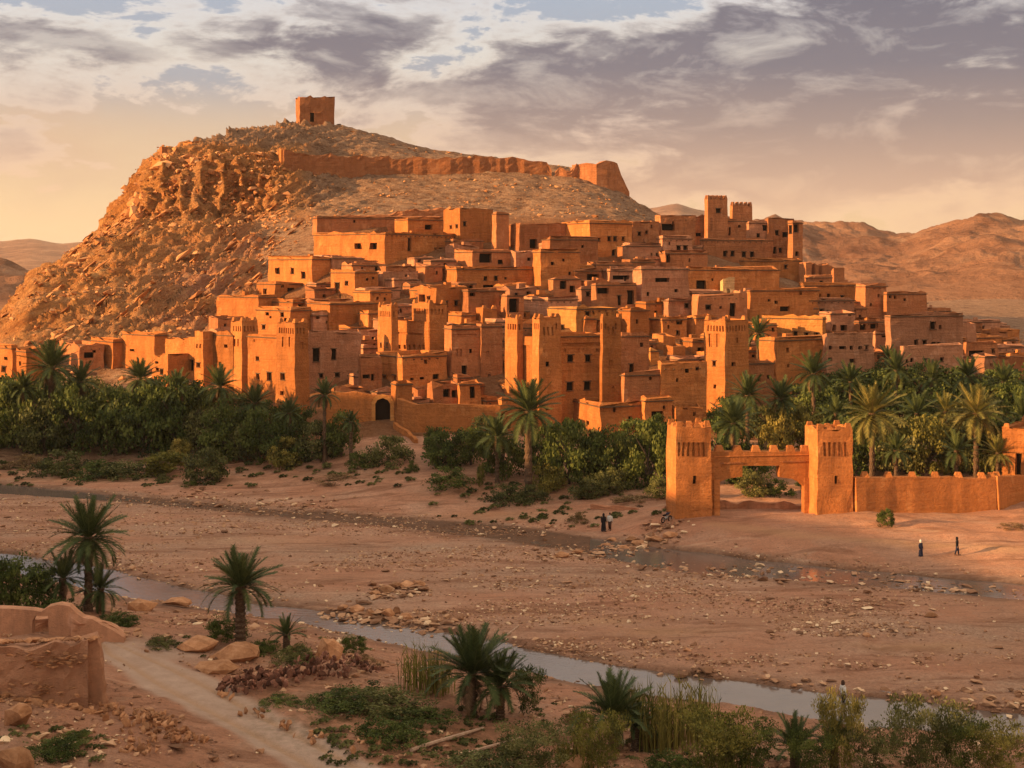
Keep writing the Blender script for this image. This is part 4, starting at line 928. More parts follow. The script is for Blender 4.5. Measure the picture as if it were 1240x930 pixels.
def wall_run(name, label, cat, pts, thick, mat, drop=1.0, rag=0.15, steps=1.0, part='wall', parent=None, O=None, group=None):
    """pts: (px, py of the top, Y); the foot follows the terrain"""
    P3 = [at(a, b, y) for a, b, y in pts]; D = [P3[0]]
    for a, b in zip(P3[:-1], P3[1:]):
        n = max(1, int((b-a).length/steps))
        D += [a.lerp(b, k/n) for k in range(1, n+1)]
    if O is None: O = Vector((D[0].x, D[0].y, D[0].z-2))
    V = []; Fq = []
    for i, p in enumerate(D):
        t = (D[min(i+1, len(D)-1)]-D[max(i-1, 0)]); t.z = 0; t.normalize(); nrm = Vector((-t.y, t.x, 0))
        j = rag*float(vnoise(p.x/1.3, p.y/1.3, 0, 5))*2
        g = gz(p.x, p.y)-drop
        lean = min(0.06*(p.z-g), .25)
        f = p-nrm*thick/2; b = p+nrm*thick/2
        w = 0.15*rag*5*float(vnoise(p.x, p.y, 3, 6))
        mid = (g+p.z)/2
        NL = 9 if rag >= .25 else 3
        prof_ = [(f-nrm*(lean*(1-l_/NL)+(w if 0 < l_ < NL else 0)), g+(p.z+j-g)*l_/NL) for l_ in range(NL+1)]+[(b, p.z+j*.6), (b, g)]
        for q, z in prof_:
            if NL == 9: q = q+nrm*.14*float(vnoise(q.x*2.2, q.y*2.2, z*2.6, 9)); z = z+.06*float(vnoise(q.x*3, z*3, 1, 8))
            V.append(Vector((q.x, q.y, z))-O)
    n = len(D); K_ = NL+3
    for i in range(n-1):
        a = i*K_; b = a+K_
        Fq += [(a+k, b+k, b+k+1, a+k+1) for k in range(K_-1)]
    Fq += [tuple(range(K_)), tuple(reversed(range((n-1)*K_, n*K_)))]
    me = mesh(name, V, Fq, mat)
    if parent is not None:
        return link(part, me, parent)
    o = link(name, me, None, O); tag(o, label, cat, group); return o
def block(nm, par, O, C, u, v, a0, a1, b0, b1, z0, z1, mat, ti=0.0):
    vv = [C+u*a+v*b+Vector((0, 0, z)) for a, b, z in ((a0, b0, z0), (a1, b0, z0), (a1, b1, z0), (a0, b1, z0), (a0+ti, b0+ti, z1), (a1-ti, b0+ti, z1), (a1-ti, b1-ti, z1), (a0+ti, b1-ti, z1))]
    return link(nm, mesh(nm, [p-C*0-O for p in vv], [(0, 1, 5, 4), (1, 2, 6, 5), (2, 3, 7, 6), (3, 0, 4, 7), (4, 5, 6, 7), (3, 2, 1, 0)], mat), par)
# ramparts on the crest
wall_run('rampart_wall', 'long ruined rampart wall running along the upper slope of the hill', 'wall',
         [(343, 182, 326), (352, 184, 327.5), (385, 187, 331), (400, 186, 332), (420, 189, 333.5), (460, 190, 336), (500, 192, 338), (540, 192, 339), (560, 190, 340), (600, 191, 342), (625, 190, 343), (640, 193, 343), (662, 196, 344), (668, 205, 344)], 0.8, AD['b'], drop=2, rag=.28, steps=1.0)
w = wall_run('rampart_end', 'sunlit stub end of the long rampart wall', 'wall', [(340.5, 179, 331), (343, 180, 326)], 1.0, AD['o'], drop=2, rag=.2)
wall_run('bastion_wall', 'broken curtain wall leading to the round bastion on the right end of the crest', 'wall', [(672, 206, 344), (682, 203, 344), (690, 208, 344), (700, 200, 345), (706, 203, 345)], 1.5, AD['b'], drop=2, rag=.5, steps=.9)
w = wall_run('round_bastion', 'half collapsed round bastion at the right end of the crest', 'bastion', [(700, 199, 349), (706, 197, 345), (722, 196, 343), (738, 197, 345), (746, 210, 349), (756, 232, 352)], 3.0, AD['b'], drop=3, rag=.45, steps=1.5)
wall_run('terrace_wall', 'low broken retaining wall across the dusty slope below the ramparts', 'wall', [(400, 262, 296), (470, 258, 300), (540, 250, 305)], .8, AD['b'], rag=.5)
# wall with the arched door
AO = at(396, 500, 189)
ar = empty('arched_wall', (AO.x, AO.y, gz(AO.x, AO.y)), 'orange wall with a dark arched door below the first kasbah', 'wall')
O_ = Vector((AO.x, AO.y, gz(AO.x, AO.y)))
arch = [(454.5, 516), (454.5, 489), (457, 484.5), (463.5, 482), (469.5, 484.5), (472.5, 489), (472.5, 516)]
_, PW = poly_wall('wall', Vector((AO.x, AO.y, 0)), 5, [(392, 560), (392, 484), (398, 478), (405, 474), (418, 476), (430, 474), (450, 478), (484, 480), (484, 560)], [arch], 0.9, AD['o'], ar, O_)
fr_o = [(450, 516), (450, 487), (454, 480), (463.5, 477), (473, 480), (477, 487), (477, 516)]
V = [PW(x, y, -.05) for x, y in fr_o]+[PW(x, y, -.05) for x, y in arch]+[PW(x, y, .1) for x, y in arch]
Fq = [(i, i+1, i+8, i+7) for i in range(6)]+[(i+7, i+8, i+15, i+14) for i in range(6)]
link('door_frame', mesh('door_frame', V, Fq, AD['y']), ar)
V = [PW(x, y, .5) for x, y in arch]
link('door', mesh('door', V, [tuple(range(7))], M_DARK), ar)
wall_run('long_front_wall', 'long rounded mud wall under the terraces, left of the great kasbah', 'wall',
         [(484, 482, 189), (492, 486, 187), (505, 489, 186), (540, 489, 186), (575, 490, 186), (605, 491, 186), (624, 492, 187)], 0.8, AD['o'], rag=.08)
wall_run('ramp_wall', 'low curved wall edging the path down from the arched door', 'wall', [(478, 512, 187), (492, 520, 184), (504, 532, 180)], .5, AD['o'], rag=.1)
# river gate
GO = at(862, 620, 142.5); GO.z = gz(GO.x, GO.y)
gate = empty('river_gate', GO, 'crenellated mud gate with two tapering towers on the river bank', 'gate')
def adopt(root, par):
    off = root.location-par.location
    for ch in list(root.children):
        ch.parent = par; ch.location = off
    bpy.data.objects.remove(root)
slits = lambda xs, y: [('R', x, y, 2.4, 15, 'n') for x in xs]
nS = len(SPECS)
def gate_tower(xl, xc, xr, yt, sl, Yg):
    xc += 5
    sp_ = B(xl, xc, xr, yt, 628, 'x', th=11, Y=Yg, deep=3.2, batter=.045, cat='tower', name='gate_tower', m='o', cop=False, mer=0,
            win=[('R', x, 544, 3, 17, 'n') for x in sl]+[('R', (xc+xr)/2+1, 581, 3.6, 10)])
    r = build(sp_); adopt(r, gate)
    C, u, v, Lr, Ll, zt = (sp_[k] for k in ('C', 'u', 'v', 'Lr', 'Ll', 'zt'))
    for j, (a, h) in enumerate(((0, .5), (.27, .22), (.52, .25), (.8, .55))):
        for b in (0, Ll-.5): block('merlon', gate, gate.location, C, u, v, a*(Lr-.0), min(a*Lr+.75, Lr), b, b+.5, zt-.1, zt+h, AD['o'], .14)
    for a in (0, Lr-.5): block('merlon', gate, gate.location, C, u, v, a, a+.5, Ll*.4, Ll*.4+.8, zt-.1, zt+.25, AD['o'], .12)
gate_tower(811, 814, 861, 517, (822, 828, 834, 840, 846, 852), 142)
gate_tower(981, 985, 1032, 520, (992, 998, 1004, 1010, 1016, 1023), 142.6)
GC = at(860, 0, 143.0); GC.z = 0
_, PG = poly_wall('arch_wall', GC, 9, [(858, 650), (858, 547), (986, 547), (986, 650)], [[(869, 645), (869, 587), (873, 583), (880, 580), (899, 577), (899, 564), (944, 564), (944, 578), (960, 580), (970, 585), (975, 590), (975, 645)]], 1.1, AD['o'], gate, gate.location)
u, v = dirv(9)
for x in (872, 894, 916, 938, 958, 975):
    t = solve_len(GC, u, x); q = GC+u*t; z = CZ-(547-HY)*q.y/F
    block('merlon', gate, gate.location, GC, u, v, t-.5, t+.5, 0, .8, z-.05, z+.62, AD['o'], .22)
for (xa, xb) in ((872, 897), (947, 975)):
    ta, tb = solve_len(GC, u, xa), solve_len(GC, u, xb); z = CZ-(560-HY)*144.2/F
    block('ledge', gate, gate.location, GC, u, v, ta, tb, -.1, .02, z, z+.14, AD['b'])  # brown slabs added to draw a band of shade on the arch wall
ta, tb = solve_len(GC, u, 865), solve_len(GC, u, 980); z = CZ-(552-HY)*144/F
block('ledge', gate, gate.location, GC, u, v, ta, tb, -.08, .02, z, z+.12, AD['o'])
for x in (868, 977):
    t = solve_len(GC, u, x); block('pilaster', gate, gate.location, GC, u, v, t-.3, t+.3, -.12, .02, gate.location.z-1, CZ-(580-HY)*143.6/F, AD['o'])
wall_run('low_stone_wall', 'low rough wall closing the bottom of the gate opening', 'wall', [(864, 607, 147), (900, 608, 147), (940, 609, 147), (980, 611, 147)], .6, AD['p'], rag=.2, steps=.6)
def mer_wall(name, label, pts, merx, Yf):
    O = at(pts[0][0], 620, pts[0][2]); r = empty(name, O, label, 'wall')
    wall_run('wall', None, None, pts, .8, AD['o'], rag=.08, parent=r, O=Vector(O))
    for x in merx:
        y = np.interp(x, [p[0] for p in pts], [p[1] for p in pts]); Yv = float(np.interp(x, [p[0] for p in pts], [p[2] for p in pts]))
        q = at(x, y, Yv); C0 = Vector((q.x, q.y, 0))
        block('merlon', r, Vector(O), C0, Vector((1, 0, 0)), Vector((0, 1, 0)), -.45, .45, -.35, .35, q.z-.1, q.z+.5, AD['o'], .2)
mer_wall('gate_wall', 'crenellated wall running right from the river gate to the bright end tower', [(1034, 577, 143.6), (1080, 577, 144.8), (1140, 577, 146.2), (1203, 578, 147.6)], (1047, 1075, 1104, 1132, 1160, 1188, 1200), 142)
mer_wall('corner_wall', 'short plain wall segment turning toward the bright end tower', [(1203.5, 577, 147.4), (1225, 576, 150), (1262, 575, 154)], (1206,), 142)
sp_ = B(1214, 1268, 1290, 522, 618, 'bright orange crenellated tower cut by the right edge, behind the gate wall', th=58, Y=152, batter=.03, cat='tower', name='end_tower', m='o', cop=False, mer=1, win=[('L', 1234, 562, 7, 26, 'd')])
build(sp_)
wall_run('field_wall', 'low earthen field wall left of the river gate', 'wall', [(716, 611, 152), (745, 612, 150.5), (775, 617, 149), (798, 620, 147.5), (808, 613, 146)], .5, AD['p'], rag=.15, steps=.7)
# ------------------------------------------------------------------ rocks
def ico_variants(n, seed, sub=1):
    """angular rocks: convex hulls of a few scattered points"""
    out = []; r = np.random.RandomState(seed)
    for k in range(n):
        bm = bmesh.new(); m_ = 11 if sub == 1 else 20
        for q in range(m_):
            d = r.normal(size=3); d /= np.linalg.norm(d); bm.verts.new(Vector(d*np.array([1.1, .9, .75])*r.uniform(.8, 1.05)))
        ret = bmesh.ops.convex_hull(bm, input=list(bm.verts))
        bmesh.ops.delete(bm, geom=[g for g in ret['geom_interior'] if isinstance(g, bmesh.types.BMVert)], context='VERTS')
        bmesh.ops.triangulate(bm, faces=list(bm.faces)); bm.verts.ensure_lookup_table(); bm.verts.index_update()
        if sub == 2:
            bmesh.ops.subdivide_edges(bm, edges=list(bm.edges), cuts=1, use_grid_fill=True)
            bmesh.ops.triangulate(bm, faces=list(bm.faces)); bm.verts.index_update()
            for v_ in bm.verts: v_.co *= 1+r.uniform(-.05, .05)
        co = np.array([v.co for v in bm.verts]); fa = np.array([[v.index for v in f.verts] for f in bm.faces]); bm.free()
        out.append((co, fa))
    return out
IV = ico_variants(8, 3, 1); IV2 = ico_variants(8, 4, 2)
def scatter(name, label_kind, P, S, mat, flat=.75, seed=0, tone=None, elong=None):
    r = np.random.RandomState(seed); V = []; Fa = []; T = []; n0 = 0
    for k in range(8):
        idx = np.nonzero(np.arange(len(P)) % 8 == k)[0]
        if len(idx) == 0: continue
        co, fa = IV[k]; m_ = len(idx); a = r.uniform(0, 6.28, m_); c, s = np.cos(a), np.sin(a)
        sc = S[idx][:, None]*np.stack([r.uniform(.8, 1.3, m_), r.uniform(.7, 1.1, m_), r.uniform(.5, 1.0, m_)*flat], 1)
        q = co[None]*sc[:, None, :]
        x = q[..., 0]*c[:, None]-q[..., 1]*s[:, None]; y = q[..., 0]*s[:, None]+q[..., 1]*c[:, None]; z = q[..., 2]
        if elong is not None: x = x*elong; z = z+x*.75; 
        q = np.stack([x, y, z], -1)+P[idx][:, None, :]
        V.append(q.reshape(-1, 3)); Fa.append((fa[None]+(np.arange(m_)*len(co))[:, None, None]+n0).reshape(-1, 3)); n0 += m_*len(co)
        T.append(np.repeat(r.uniform(0, 1, m_) if tone is None else tone[idx], len(co)))
    me = np_mesh(name, np.concatenate(V), np.concatenate(Fa), mat, False, dict(tone=np.concatenate(T)))
    return tag(link(name, me), kind='stuff')
# gravel of the river bar
r = np.random.RandomState(5)
def pts_in(n, px0, px1, py0, py1, keep):
    px = r.uniform(px0, px1, n); py = r.uniform(py0, py1, n)
    Y = Yz0(py); X = (px-CX)/F*Y; Z = H(X, Y)
    w = keep(px, py, X, Y, Z); k = r.uniform(0, 1, n) < w
    return X[k], Y[k], Z[k], px[k], py[k]
def keep_bar(px, py, X, Y, Z):
    return (py > us_up(px)-6)*(py < ns_lo(px)+8)*np.clip(.25+1.6*fbm(X/12, Y/4, 0, 3, 21), .03, 1)
X, Y, Z, a, b = pts_in(15000, -200, 1440, 585, 905, keep_bar)
S = np.clip(r.lognormal(-2.05, .55, len(X)), .06, .5)
def pebbles(name, P, S, seed, mat=M_PEB):
    r_ = np.random.RandomState(seed); n = len(P); co = np.array([(1, .2, -.2), (-.8, -.3, .25), (.1, 1, .3), (-.2, -.9, -.1), (.35, .3, .6), (-.3, .1, -.6)], float)
    fa = np.array([(0, 2, 4), (2, 1, 4), (1, 3, 4), (3, 0, 4), (2, 0, 5), (1, 2, 5), (3, 1, 5), (0, 3, 5)])
    q = (co[None]+r_.uniform(-.3, .3, (n, 6, 3)))*S[:, None, None]
    a = r_.uniform(0, 6.28, n); c, s_ = np.cos(a)[:, None], np.sin(a)[:, None]
    q = np.stack([q[..., 0]*c-q[..., 1]*s_, q[..., 0]*s_+q[..., 1]*c, q[..., 2]], -1)+P[:, None]
    me = np_mesh(name, q.reshape(-1, 3), (fa[None]+(np.arange(n)*6)[:, None, None]).reshape(-1, 3), mat, False, dict(tone=np.repeat(r_.uniform(0, 1, n)**.8, 6)))
    tag(link(name, me), kind='stuff')
Xa, Ya, Za, a, b = pts_in(120000, -200, 1440, 585, 905, keep_bar)
pebbles('fine_gravel', np.stack([Xa, Ya, Za+.02], 1), np.clip(r.lognormal(-2.6, .5, len(Xa)), .03, .28), 41)
scatter('gravel', None, np.stack([X, Y, Z+S*.15], 1), S, M_PEB, seed=1)
X, Y, Z, a, b = pts_in(9000, -200, 1440, 660, 905, lambda px, py, X, Y, Z: np.exp(-((py-ns_up(px)+3)/5.0)**2)*(.25+.9*(fbm(X/5, Y/5, 0, 2, 77) > .05))+.4*np.exp(-((py-ns_lo(px)-3)/6.0)**2))
S = np.clip(r.lognormal(-1.9, .5, len(X)), .08, .55)
scatter('stream_edge_stones', None, np.stack([X, Y, np.maximum(Z, -.2)+S*.2], 1), S, M_PEB, seed=2)
X, Y, Z, a, b = pts_in(9000, -200, 1440, 585, 735, lambda px, py, X, Y, Z: .5*np.exp(-((py-(us_lo(px)+us_up(px))/2)/9.0)**2)*(.2+.9*(fbm(X/5, Y/3, 0, 2, 78) > .1)))
S = np.clip(r.lognormal(-1.7, .5, len(X)), .10, .6)
scatter('channel_stones', None, np.stack([X, Y, np.maximum(Z, -.2)+S*.2], 1), S, M_PEB, seed=3)
CPt = []
for (a, b, wa, wb, n_c) in ((412, 742, 14, 3, 40), (440, 745, 22, 4, 90), (480, 750, 28, 5, 120), (520, 757, 20, 3, 50), (470, 719, 22, 5, 70), (500, 713, 22, 4, 60), (735, 666, 26, 3, 60), (775, 660, 24, 3, 70), (805, 652, 18, 3, 60), (690, 674, 24, 3, 50), (850, 815, 20, 2, 30), (350, 615, 40, 4, 80), (280, 606, 40, 4, 90), (235, 600, 20, 3, 40), (1000, 700, 80, 5, 90), (1120, 712, 60, 4, 70), (900, 690, 60, 4, 70), (620, 640, 40, 3, 40), (1130, 840, 60, 4, 60), (1220, 852, 30, 4, 50)):
    for q in range(n_c):
        yy = b+r.normal()*wb; xx = a+r.normal()*wa; Yq = Yz0(yy); Xq = (xx-CX)/F*Yq; CPt.append((Xq, Yq, gz(Xq, Yq)))
CPt = np.array(CPt); Sc = np.clip(r.lognormal(-1.55, .5, len(CPt)), .1, .65)
scatter('shore_stones', None, np.stack([CPt[:, 0], CPt[:, 1], np.maximum(CPt[:, 2], -.2)+Sc*.25], 1), Sc, M_PEB, seed=12)
# foreground bank stones
n = 5000; px = r.uniform(-80, 1320, n); Yv = r.uniform(56, 112, n); X = (px-CX)/F*Yv
py = HY+(CZ-H(X, Yv))*F/Yv
rcx = np.interp(py, [775, 790, 805, 830, 860, 890, 930, 1000], [128, 150, 180, 225, 280, 338, 410, 540]); rwx = np.interp(py, [770, 790, 830, 860, 930, 1000], [6, 40, 62, 58, 62, 80])
k = (py > ns_lo(px)+6) & (np.abs(px-rcx) > rwx*.95) & (r.uniform(0, 1, n) < .35+.8*(fbm(X/4, Yv/4, 0, 3, 88) > .1))
X, Yv = X[k], Yv[k]; S = np.clip(r.lognormal(-2.1, .6, len(X)), .05, .5)
scatter('bank_stones', None, np.stack([X, Yv, H(X, Yv)+S*.2], 1), S, M_PEB, seed=4)
n = 26000; px = r.uniform(-80, 1320, n); Yv = r.uniform(56, 112, n); X = (px-CX)/F*Yv; py = HY+(CZ-H(X, Yv))*F/Yv
rcx = np.interp(py, [775, 790, 805, 830, 860, 890, 930, 1000], [128, 150, 180, 225, 280, 338, 410, 540]); rwx = np.interp(py, [770, 790, 830, 860, 930, 1000], [6, 40, 62, 58, 62, 80])
k = (py > ns_lo(px)+4) & (np.abs(px-rcx) > rwx*r.uniform(.55, 1.1, n)) & (r.uniform(0, 1, n) < .3+1.2*fbm(X/5, Yv/4, 0, 3, 188)); X, Yv = X[k], Yv[k]
pebbles('bank_pebbles', np.stack([X, Yv, H(X, Yv)+.04], 1), np.clip(r.lognormal(-2.7, .6, len(X)), .03, .3), 46)
# rocks of the talus and cliff
X, Yv, Zt = on_hill(1100, lambda a, b, X, Y: (b < 455) & (b > 250) & (Y < 330) & (a+.9*(b-250) < 400) & ((a < 255) | (b < 350)) & (fbm(X/11, Y/11, 0, 3, 99) > -.1), 303)
S = np.clip(r.lognormal(-.6, .5, len(X)), .25, 1.8)
scatter('talus_rocks', None, np.stack([X, Yv, Zt+S*.05], 1), S, M_HST, flat=.8, seed=6, elong=1.25)
X, Yv, Zt = on_hill(3500, lambda a, b, X, Y: (b < 460) & (b > 262) & (Y < 330) & (a+.9*(b-250) < 400) & ((a < 255) | (b < 350)) & (fbm(X/9, Y/9, 0, 3, 199) > -.1), 301)
pebbles('talus_scree', np.stack([X, Yv, Zt], 1), np.clip(r.lognormal(-1.15, .5, len(X)), .15, 1.0), 43, M_HST)
X, Yv, Zt = on_hill(900, lambda a, b, X, Y: (b < 262) & (b > 186) & (Y < 345) & (a < 350) & (a > 150), 302)
pebbles('cliff_scree', np.stack([X, Yv, Zt], 1), np.clip(r.lognormal(-1.0, .5, len(X)), .15, 1.1), 45, M_HST)
n = 4500; px = r.uniform(340, 880, n); Yv = r.uniform(255, 376, n); X = (px-CX)/F*Yv; Zt = H(X, Yv); py = HY+(CZ-Zt)*F/Yv
k = (py < 268) & (fbm(X/9, Yv/3, 0, 3, 299) > 0.02); X, Yv, Zt = X[k], Yv[k], Zt[k]
pebbles('slope_scree', np.stack([X, Yv, Zt+.1], 1), np.clip(r.lognormal(-1.35, .5, len(X)), .1, .8), 44, M_HST)
CP = []
for q in range(350):
    a, b = r.uniform(152, 352), r.uniform(186, 275)
    if a < 185 and b < 232: continue
    p = march(a, b, 230, 400)
    if p[1] < 300: continue
    CP.append(p)
for q in range(60):
    a, b, w_ = [(160, 246, 12), (172, 238, 12), (166, 258, 14), (128, 286, 7), (195, 200, 8), (235, 190, 10), (100, 305, 10), (80, 318, 10)][q % 8]
    p = march(a+r.uniform(-w_, w_), b+r.uniform(-w_, w_)*.8+4, 230, 400); CP.append(p)
CP = np.array(CP); S = np.clip(r.lognormal(-.7, .5, len(CP)), .2, 1.5); S[-60:] = r.uniform(.8, 2.2, 60)
scatter('cliff_rocks', None, CP+np.array([0, .4, 0]), S, M_HST, flat=1.35, seed=9)
n = 1300; px = r.uniform(360, 860, n); Yv = r.uniform(285, 352, n); X = (px-CX)/F*Yv; Zt = H(X, Yv); py = HY+(CZ-Zt)*F/Yv
k = (py < 262+.03*(px-600)) & (fbm(X/8, Yv/8, 0, 3, 101) > 0)
X, Yv, Zt = X[k], Yv[k], Zt[k]; S = np.clip(r.lognormal(-1.1, .45, len(X)), .15, 1.2)
scatter('slope_rocks', None, np.stack([X, Yv, Zt+S*.1], 1), S, M_HST, flat=.6, seed=7)
n = 1500; px = r.uniform(1040, 1330, n); Yv = r.uniform(215, 420, n); X = (px-CX)/F*Yv; Zt = H(X, Yv); py = HY+(CZ-Zt)*F/Yv
S = np.clip(r.lognormal(-.9, .5, len(X)), .2, 1.4)
scatter('right_slope_rocks', None, np.stack([X, Yv, Zt+S*.1], 1), S, M_HST, flat=.6, seed=8)
RV = [np_mesh('boulder', IV2[k][0], IV2[k][1], M_ROCK, False) for k in range(8)]
def boulder(px, pyb, w, h, label, k=0, group=None, rz=0.0, mat=None):
    X, Y, z = march(px, pyb, 50, 200); s = w/2*Y/F; hz = h*Y/F/1.5
    o = link('boulder', RV[k % 8], None, (X, Y+s*.3, z+hz*.35), (0, 0, rz), (s*.95, s*.85, hz)); 
    return tag(o, label, 'boulder', group)
boulder(20, 884, 44, 44, 'big rounded orange boulder at the left edge below the ruined wall', 0)
boulder(12, 940, 60, 44, 'boulder cut by the bottom left corner', 3)
boulder(238, 788, 56, 22, 'long flat topped boulder beside the far end of the dirt road', 1, rz=.2)
boulder(396, 800, 40, 36, 'pale upright boulder standing above the dark rubble heap', 2)
boulder(287, 800, 72, 26, 'broad pale rock slab at the roadside left of the pale upright boulder', 4)
boulder(262, 815, 60, 18, 'low pale rock shelf sloping to the dirt road', 5)
boulder(362, 790, 26, 14, 'small rock between the trunk palm and the pale upright boulder', 6)
boulder(170, 740, 40, 20, 'dark split rock near the stream left of the trunk palm', 7)
boulder(215, 735, 44, 14, 'flat dark red rock beside the stream', 3, rz=.5)
boulder(790, 905, 60, 24, 'rounded pale mound rock among the reeds at the bottom', 2, rz=.3)
boulder(700, 935, 50, 22, 'half hidden rock at the bottom edge right of the timber poles', 1)
for i, (px, py, w_, h_) in enumerate([(415, 741, 14, 9), (432, 743, 18, 10), (447, 748, 13, 10), (470, 750, 16, 12), (480, 744, 12, 10), (492, 750, 14, 8), (455, 722, 14, 9), (466, 718, 16, 10), (478, 714, 16, 9), (492, 712, 18, 9), (505, 711, 18, 8)]):
    boulder(px, py, w_*1.2, h_*1.3, ['first', 'second', 'third', 'fourth', 'fifth', 'sixth', 'seventh', 'eighth', 'ninth', 'tenth', 'last'][[0, 1, 2, 5, 7, 9, 3, 4, 6, 8, 10][i]]+' stone from the left in the rocky spit beyond the near stream', i, 'stones of the rocky spit')
for i, (px, py, w_, h_) in enumerate([(735, 664, 20, 8), (755, 668, 24, 9), (775, 662, 24, 8), (795, 655, 26, 9), (812, 651, 24, 9), (700, 672, 18, 9), (680, 676, 22, 10), (722, 670, 16, 7), (742, 657, 16, 7), (765, 656, 18, 7)]):
    boulder(px, py, w_, h_, ['fourth', 'sixth', 'eighth', 'ninth', 'tenth', 'second', 'first', 'third', 'fifth', 'seventh'][i]+' stone from the left in the rough stone crossing over the river channel', i+3, 'stones of the crossing')
for i, (px, py, w_, h_, lb) in enumerate([(942, 850, 12, 9, 'white topped stone standing in the stream water'), (962, 832, 10, 5, 'small dark flat stone in the stream, upstream of the white topped stone'), (1132, 843, 16, 10, 'pale stone on the far edge of the stream near the right end'), (1180, 862, 12, 6, 'low dark stone in the water near the right edge'), (1128, 748, 20, 8, 'brown rock on the gravel bar at the right'), (1050, 772, 12, 7, 'lone brown rock on the right of the gravel bar'), (833, 790, 12, 7, 'pale stone by the stream bank at centre right')]):
    boulder(px, py, w_, h_, lb, i)
def heap(label, pts, size, seed, mat=None):
    rr = np.random.RandomState(seed); O = march(*pts[0][:2], 50, 120); root = empty('rubble_heap', O, label, 'rubble')
    mats = RVs if mat is None else mat
    for (px, py, rad, lift, n) in pts:
        X, Y, z = march(px, py, 50, 120)
        for q in range(n):
            a, d = rr.uniform(0, 6.28), rad*.85*rr.uniform(0, 1)**.6; x = X+d*math.cos(a); y = Y+d*math.sin(a)*1.2
            s = size*rr.uniform(.5, 1.3); zz = gz(x, y)+lift*(1-(d/rad)**2)*rr.uniform(.2, 1)+s*.2
            link('stone', mats[rr.randint(8)], root, (x-O[0], y-O[1], zz-O[2]), (rr.uniform(0, 3), rr.uniform(0, 3), rr.uniform(0, 6)), (s*rr.uniform(.8, 1.3), s, s*rr.uniform(.5, .9)))
RVs = [np_mesh('stone', IV[k][0], IV[k][1], M_ROCK, False) for k in range(8)]
heap('loose heap of broken red stones on the left verge of the dirt road', [(150, 868, 1.3, .3, 22), (175, 882, 1.5, .5, 36), (200, 890, 1.5, .5, 34), (225, 898, 1.2, .3, 30), (130, 862, 1.0, .2, 22), (165, 905, 1.3, .2, 32), (190, 875, 1.2, .3, 30)], .2, 21)
m = MB('dark_red_stone', .92, .15); m.bump(m.noise(6, 5, .7), .8, .08); hv = m.n('ShaderNodeHueSaturation'); m.set(hv.inputs['Color'], m.ramp(m.noise(2.0, 4, .6), [(.3, (.10, .045, .03)), (.6, (.22, .10, .065)), (.85, (.36, .2, .14))])); m.set(hv.inputs['Value'], m.math('ADD', m.math('MULTIPLY', m.rnd(), 1.3), .35)); M_RED = m.col(hv.outputs[0])
RVd = [np_mesh('stone', IV[k][0], IV[k][1], M_RED, False) for k in range(8)]
heap('dark red stone heap curving along the right side of the dirt road', [(285, 835, 1.1, .6, 40), (310, 832, 1.4, .9, 52), (340, 828, 1.5, 1.1, 54), (370, 822, 1.5, 1.2, 54), (400, 818, 1.5, 1.2, 50), (425, 812, 1.4, .9, 30), (445, 815, 1.1, .4, 12)], .23, 22, RVd)
heap('scattered pale kerb stones along the right edge of the dirt road', [(310, 866, .9, .05, 8), (345, 880, .9, .05, 8), (375, 893, .9, .05, 8), (440, 905, 1.2, .1, 10), (270, 845, .7, .05, 6)], .22, 23)
# ------------------------------------------------------------------ ruined walls, lower left
mwl = adobe('ruin_mud', (0.72, 0.37, 0.22), .2)
_m = MB('tmp'); _m.m = mwl; _m.t = mwl.node_tree; _m.b = mwl.node_tree.nodes['Principled BSDF']
_m.bump(_m.math('ADD', _m.noise(2.2, 7, .75), _m.math('MULTIPLY', _m.noise(7, 5, .8, stretch=(1, 1, 2.4)), .8)), .8, .25)
RO = Vector(march(60, 848, 55, 90)); ruin = empty('ruined_wall', RO, 'thick ruined mud wall in the lower left corner, crumbling along its top', 'wall')
Yw = RO.y
wall_run('wall', None, None, [(-60, 792, Yw-1.0), (0, 791, Yw-.3), (30, 788, Yw), (50, 780, Yw+.1), (66, 777, Yw+.3), (84, 786, Yw+.5), (98, 780, Yw+.8), (106, 778, Yw+.9)], 1.1, mwl, drop=1, rag=.32, steps=.25, parent=ruin, O=RO)
wall_run('wall_return', None, None, [(108, 779, Yw+.8), (112, 776, Yw+2.0), (108, 774, Yw+3)], .9, mwl, drop=1, rag=.25, steps=.4, parent=ruin, O=RO)
rr = np.random.RandomState(4)
for q in range(110):
    t = rr.uniform(0, 1); px = -50+t*170; Yq = Yw+rr.uniform(-.6, 1.2)+t; top = at(px, 780-6*t, Yq); s = rr.uniform(.10, .3)
    link('loose_brick', RVs[rr.randint(8)], ruin, Vector((top.x, Yq, top.z+s*.2))-RO, (0, 0, rr.uniform(0, 6)), (s*1.4, s, s*.7))
for q in range(40):
    t = rr.uniform(0, 1); px = -20+t*150; Yq = Yw-1.0-rr.uniform(0, .9)+t; X_ = (px-CX)/F*Yq; s = rr.uniform(.1, .32)
    link('fallen_stone', RVs[rr.randint(8)], ruin, Vector((X_, Yq, gz(X_, Yq)+s*.3))-RO, (rr.uniform(0, 3), 0, rr.uniform(0, 6)), (s*1.3, s, s*.7))
for q in range(150):
    t = rr.uniform(0, 1); px = -45+t*150; up_ = q < 95; Yq = Yw-.62+.9*max(0, (px-40)/66)*.9; s_ = rr.uniform(.07, .17)
    p_ = at(px, (786+rr.uniform(3, 22)) if up_ else (826+rr.uniform(0, 18)), Yq-(.0 if up_ else .12))
    link('wall_stone', RVs[rr.randint(8)], ruin, Vector(p_)-RO, (rr.uniform(-.3, .3), rr.uniform(-.3, .3), rr.uniform(-.4, .4)), (s_*1.5, s_, s_*.75))
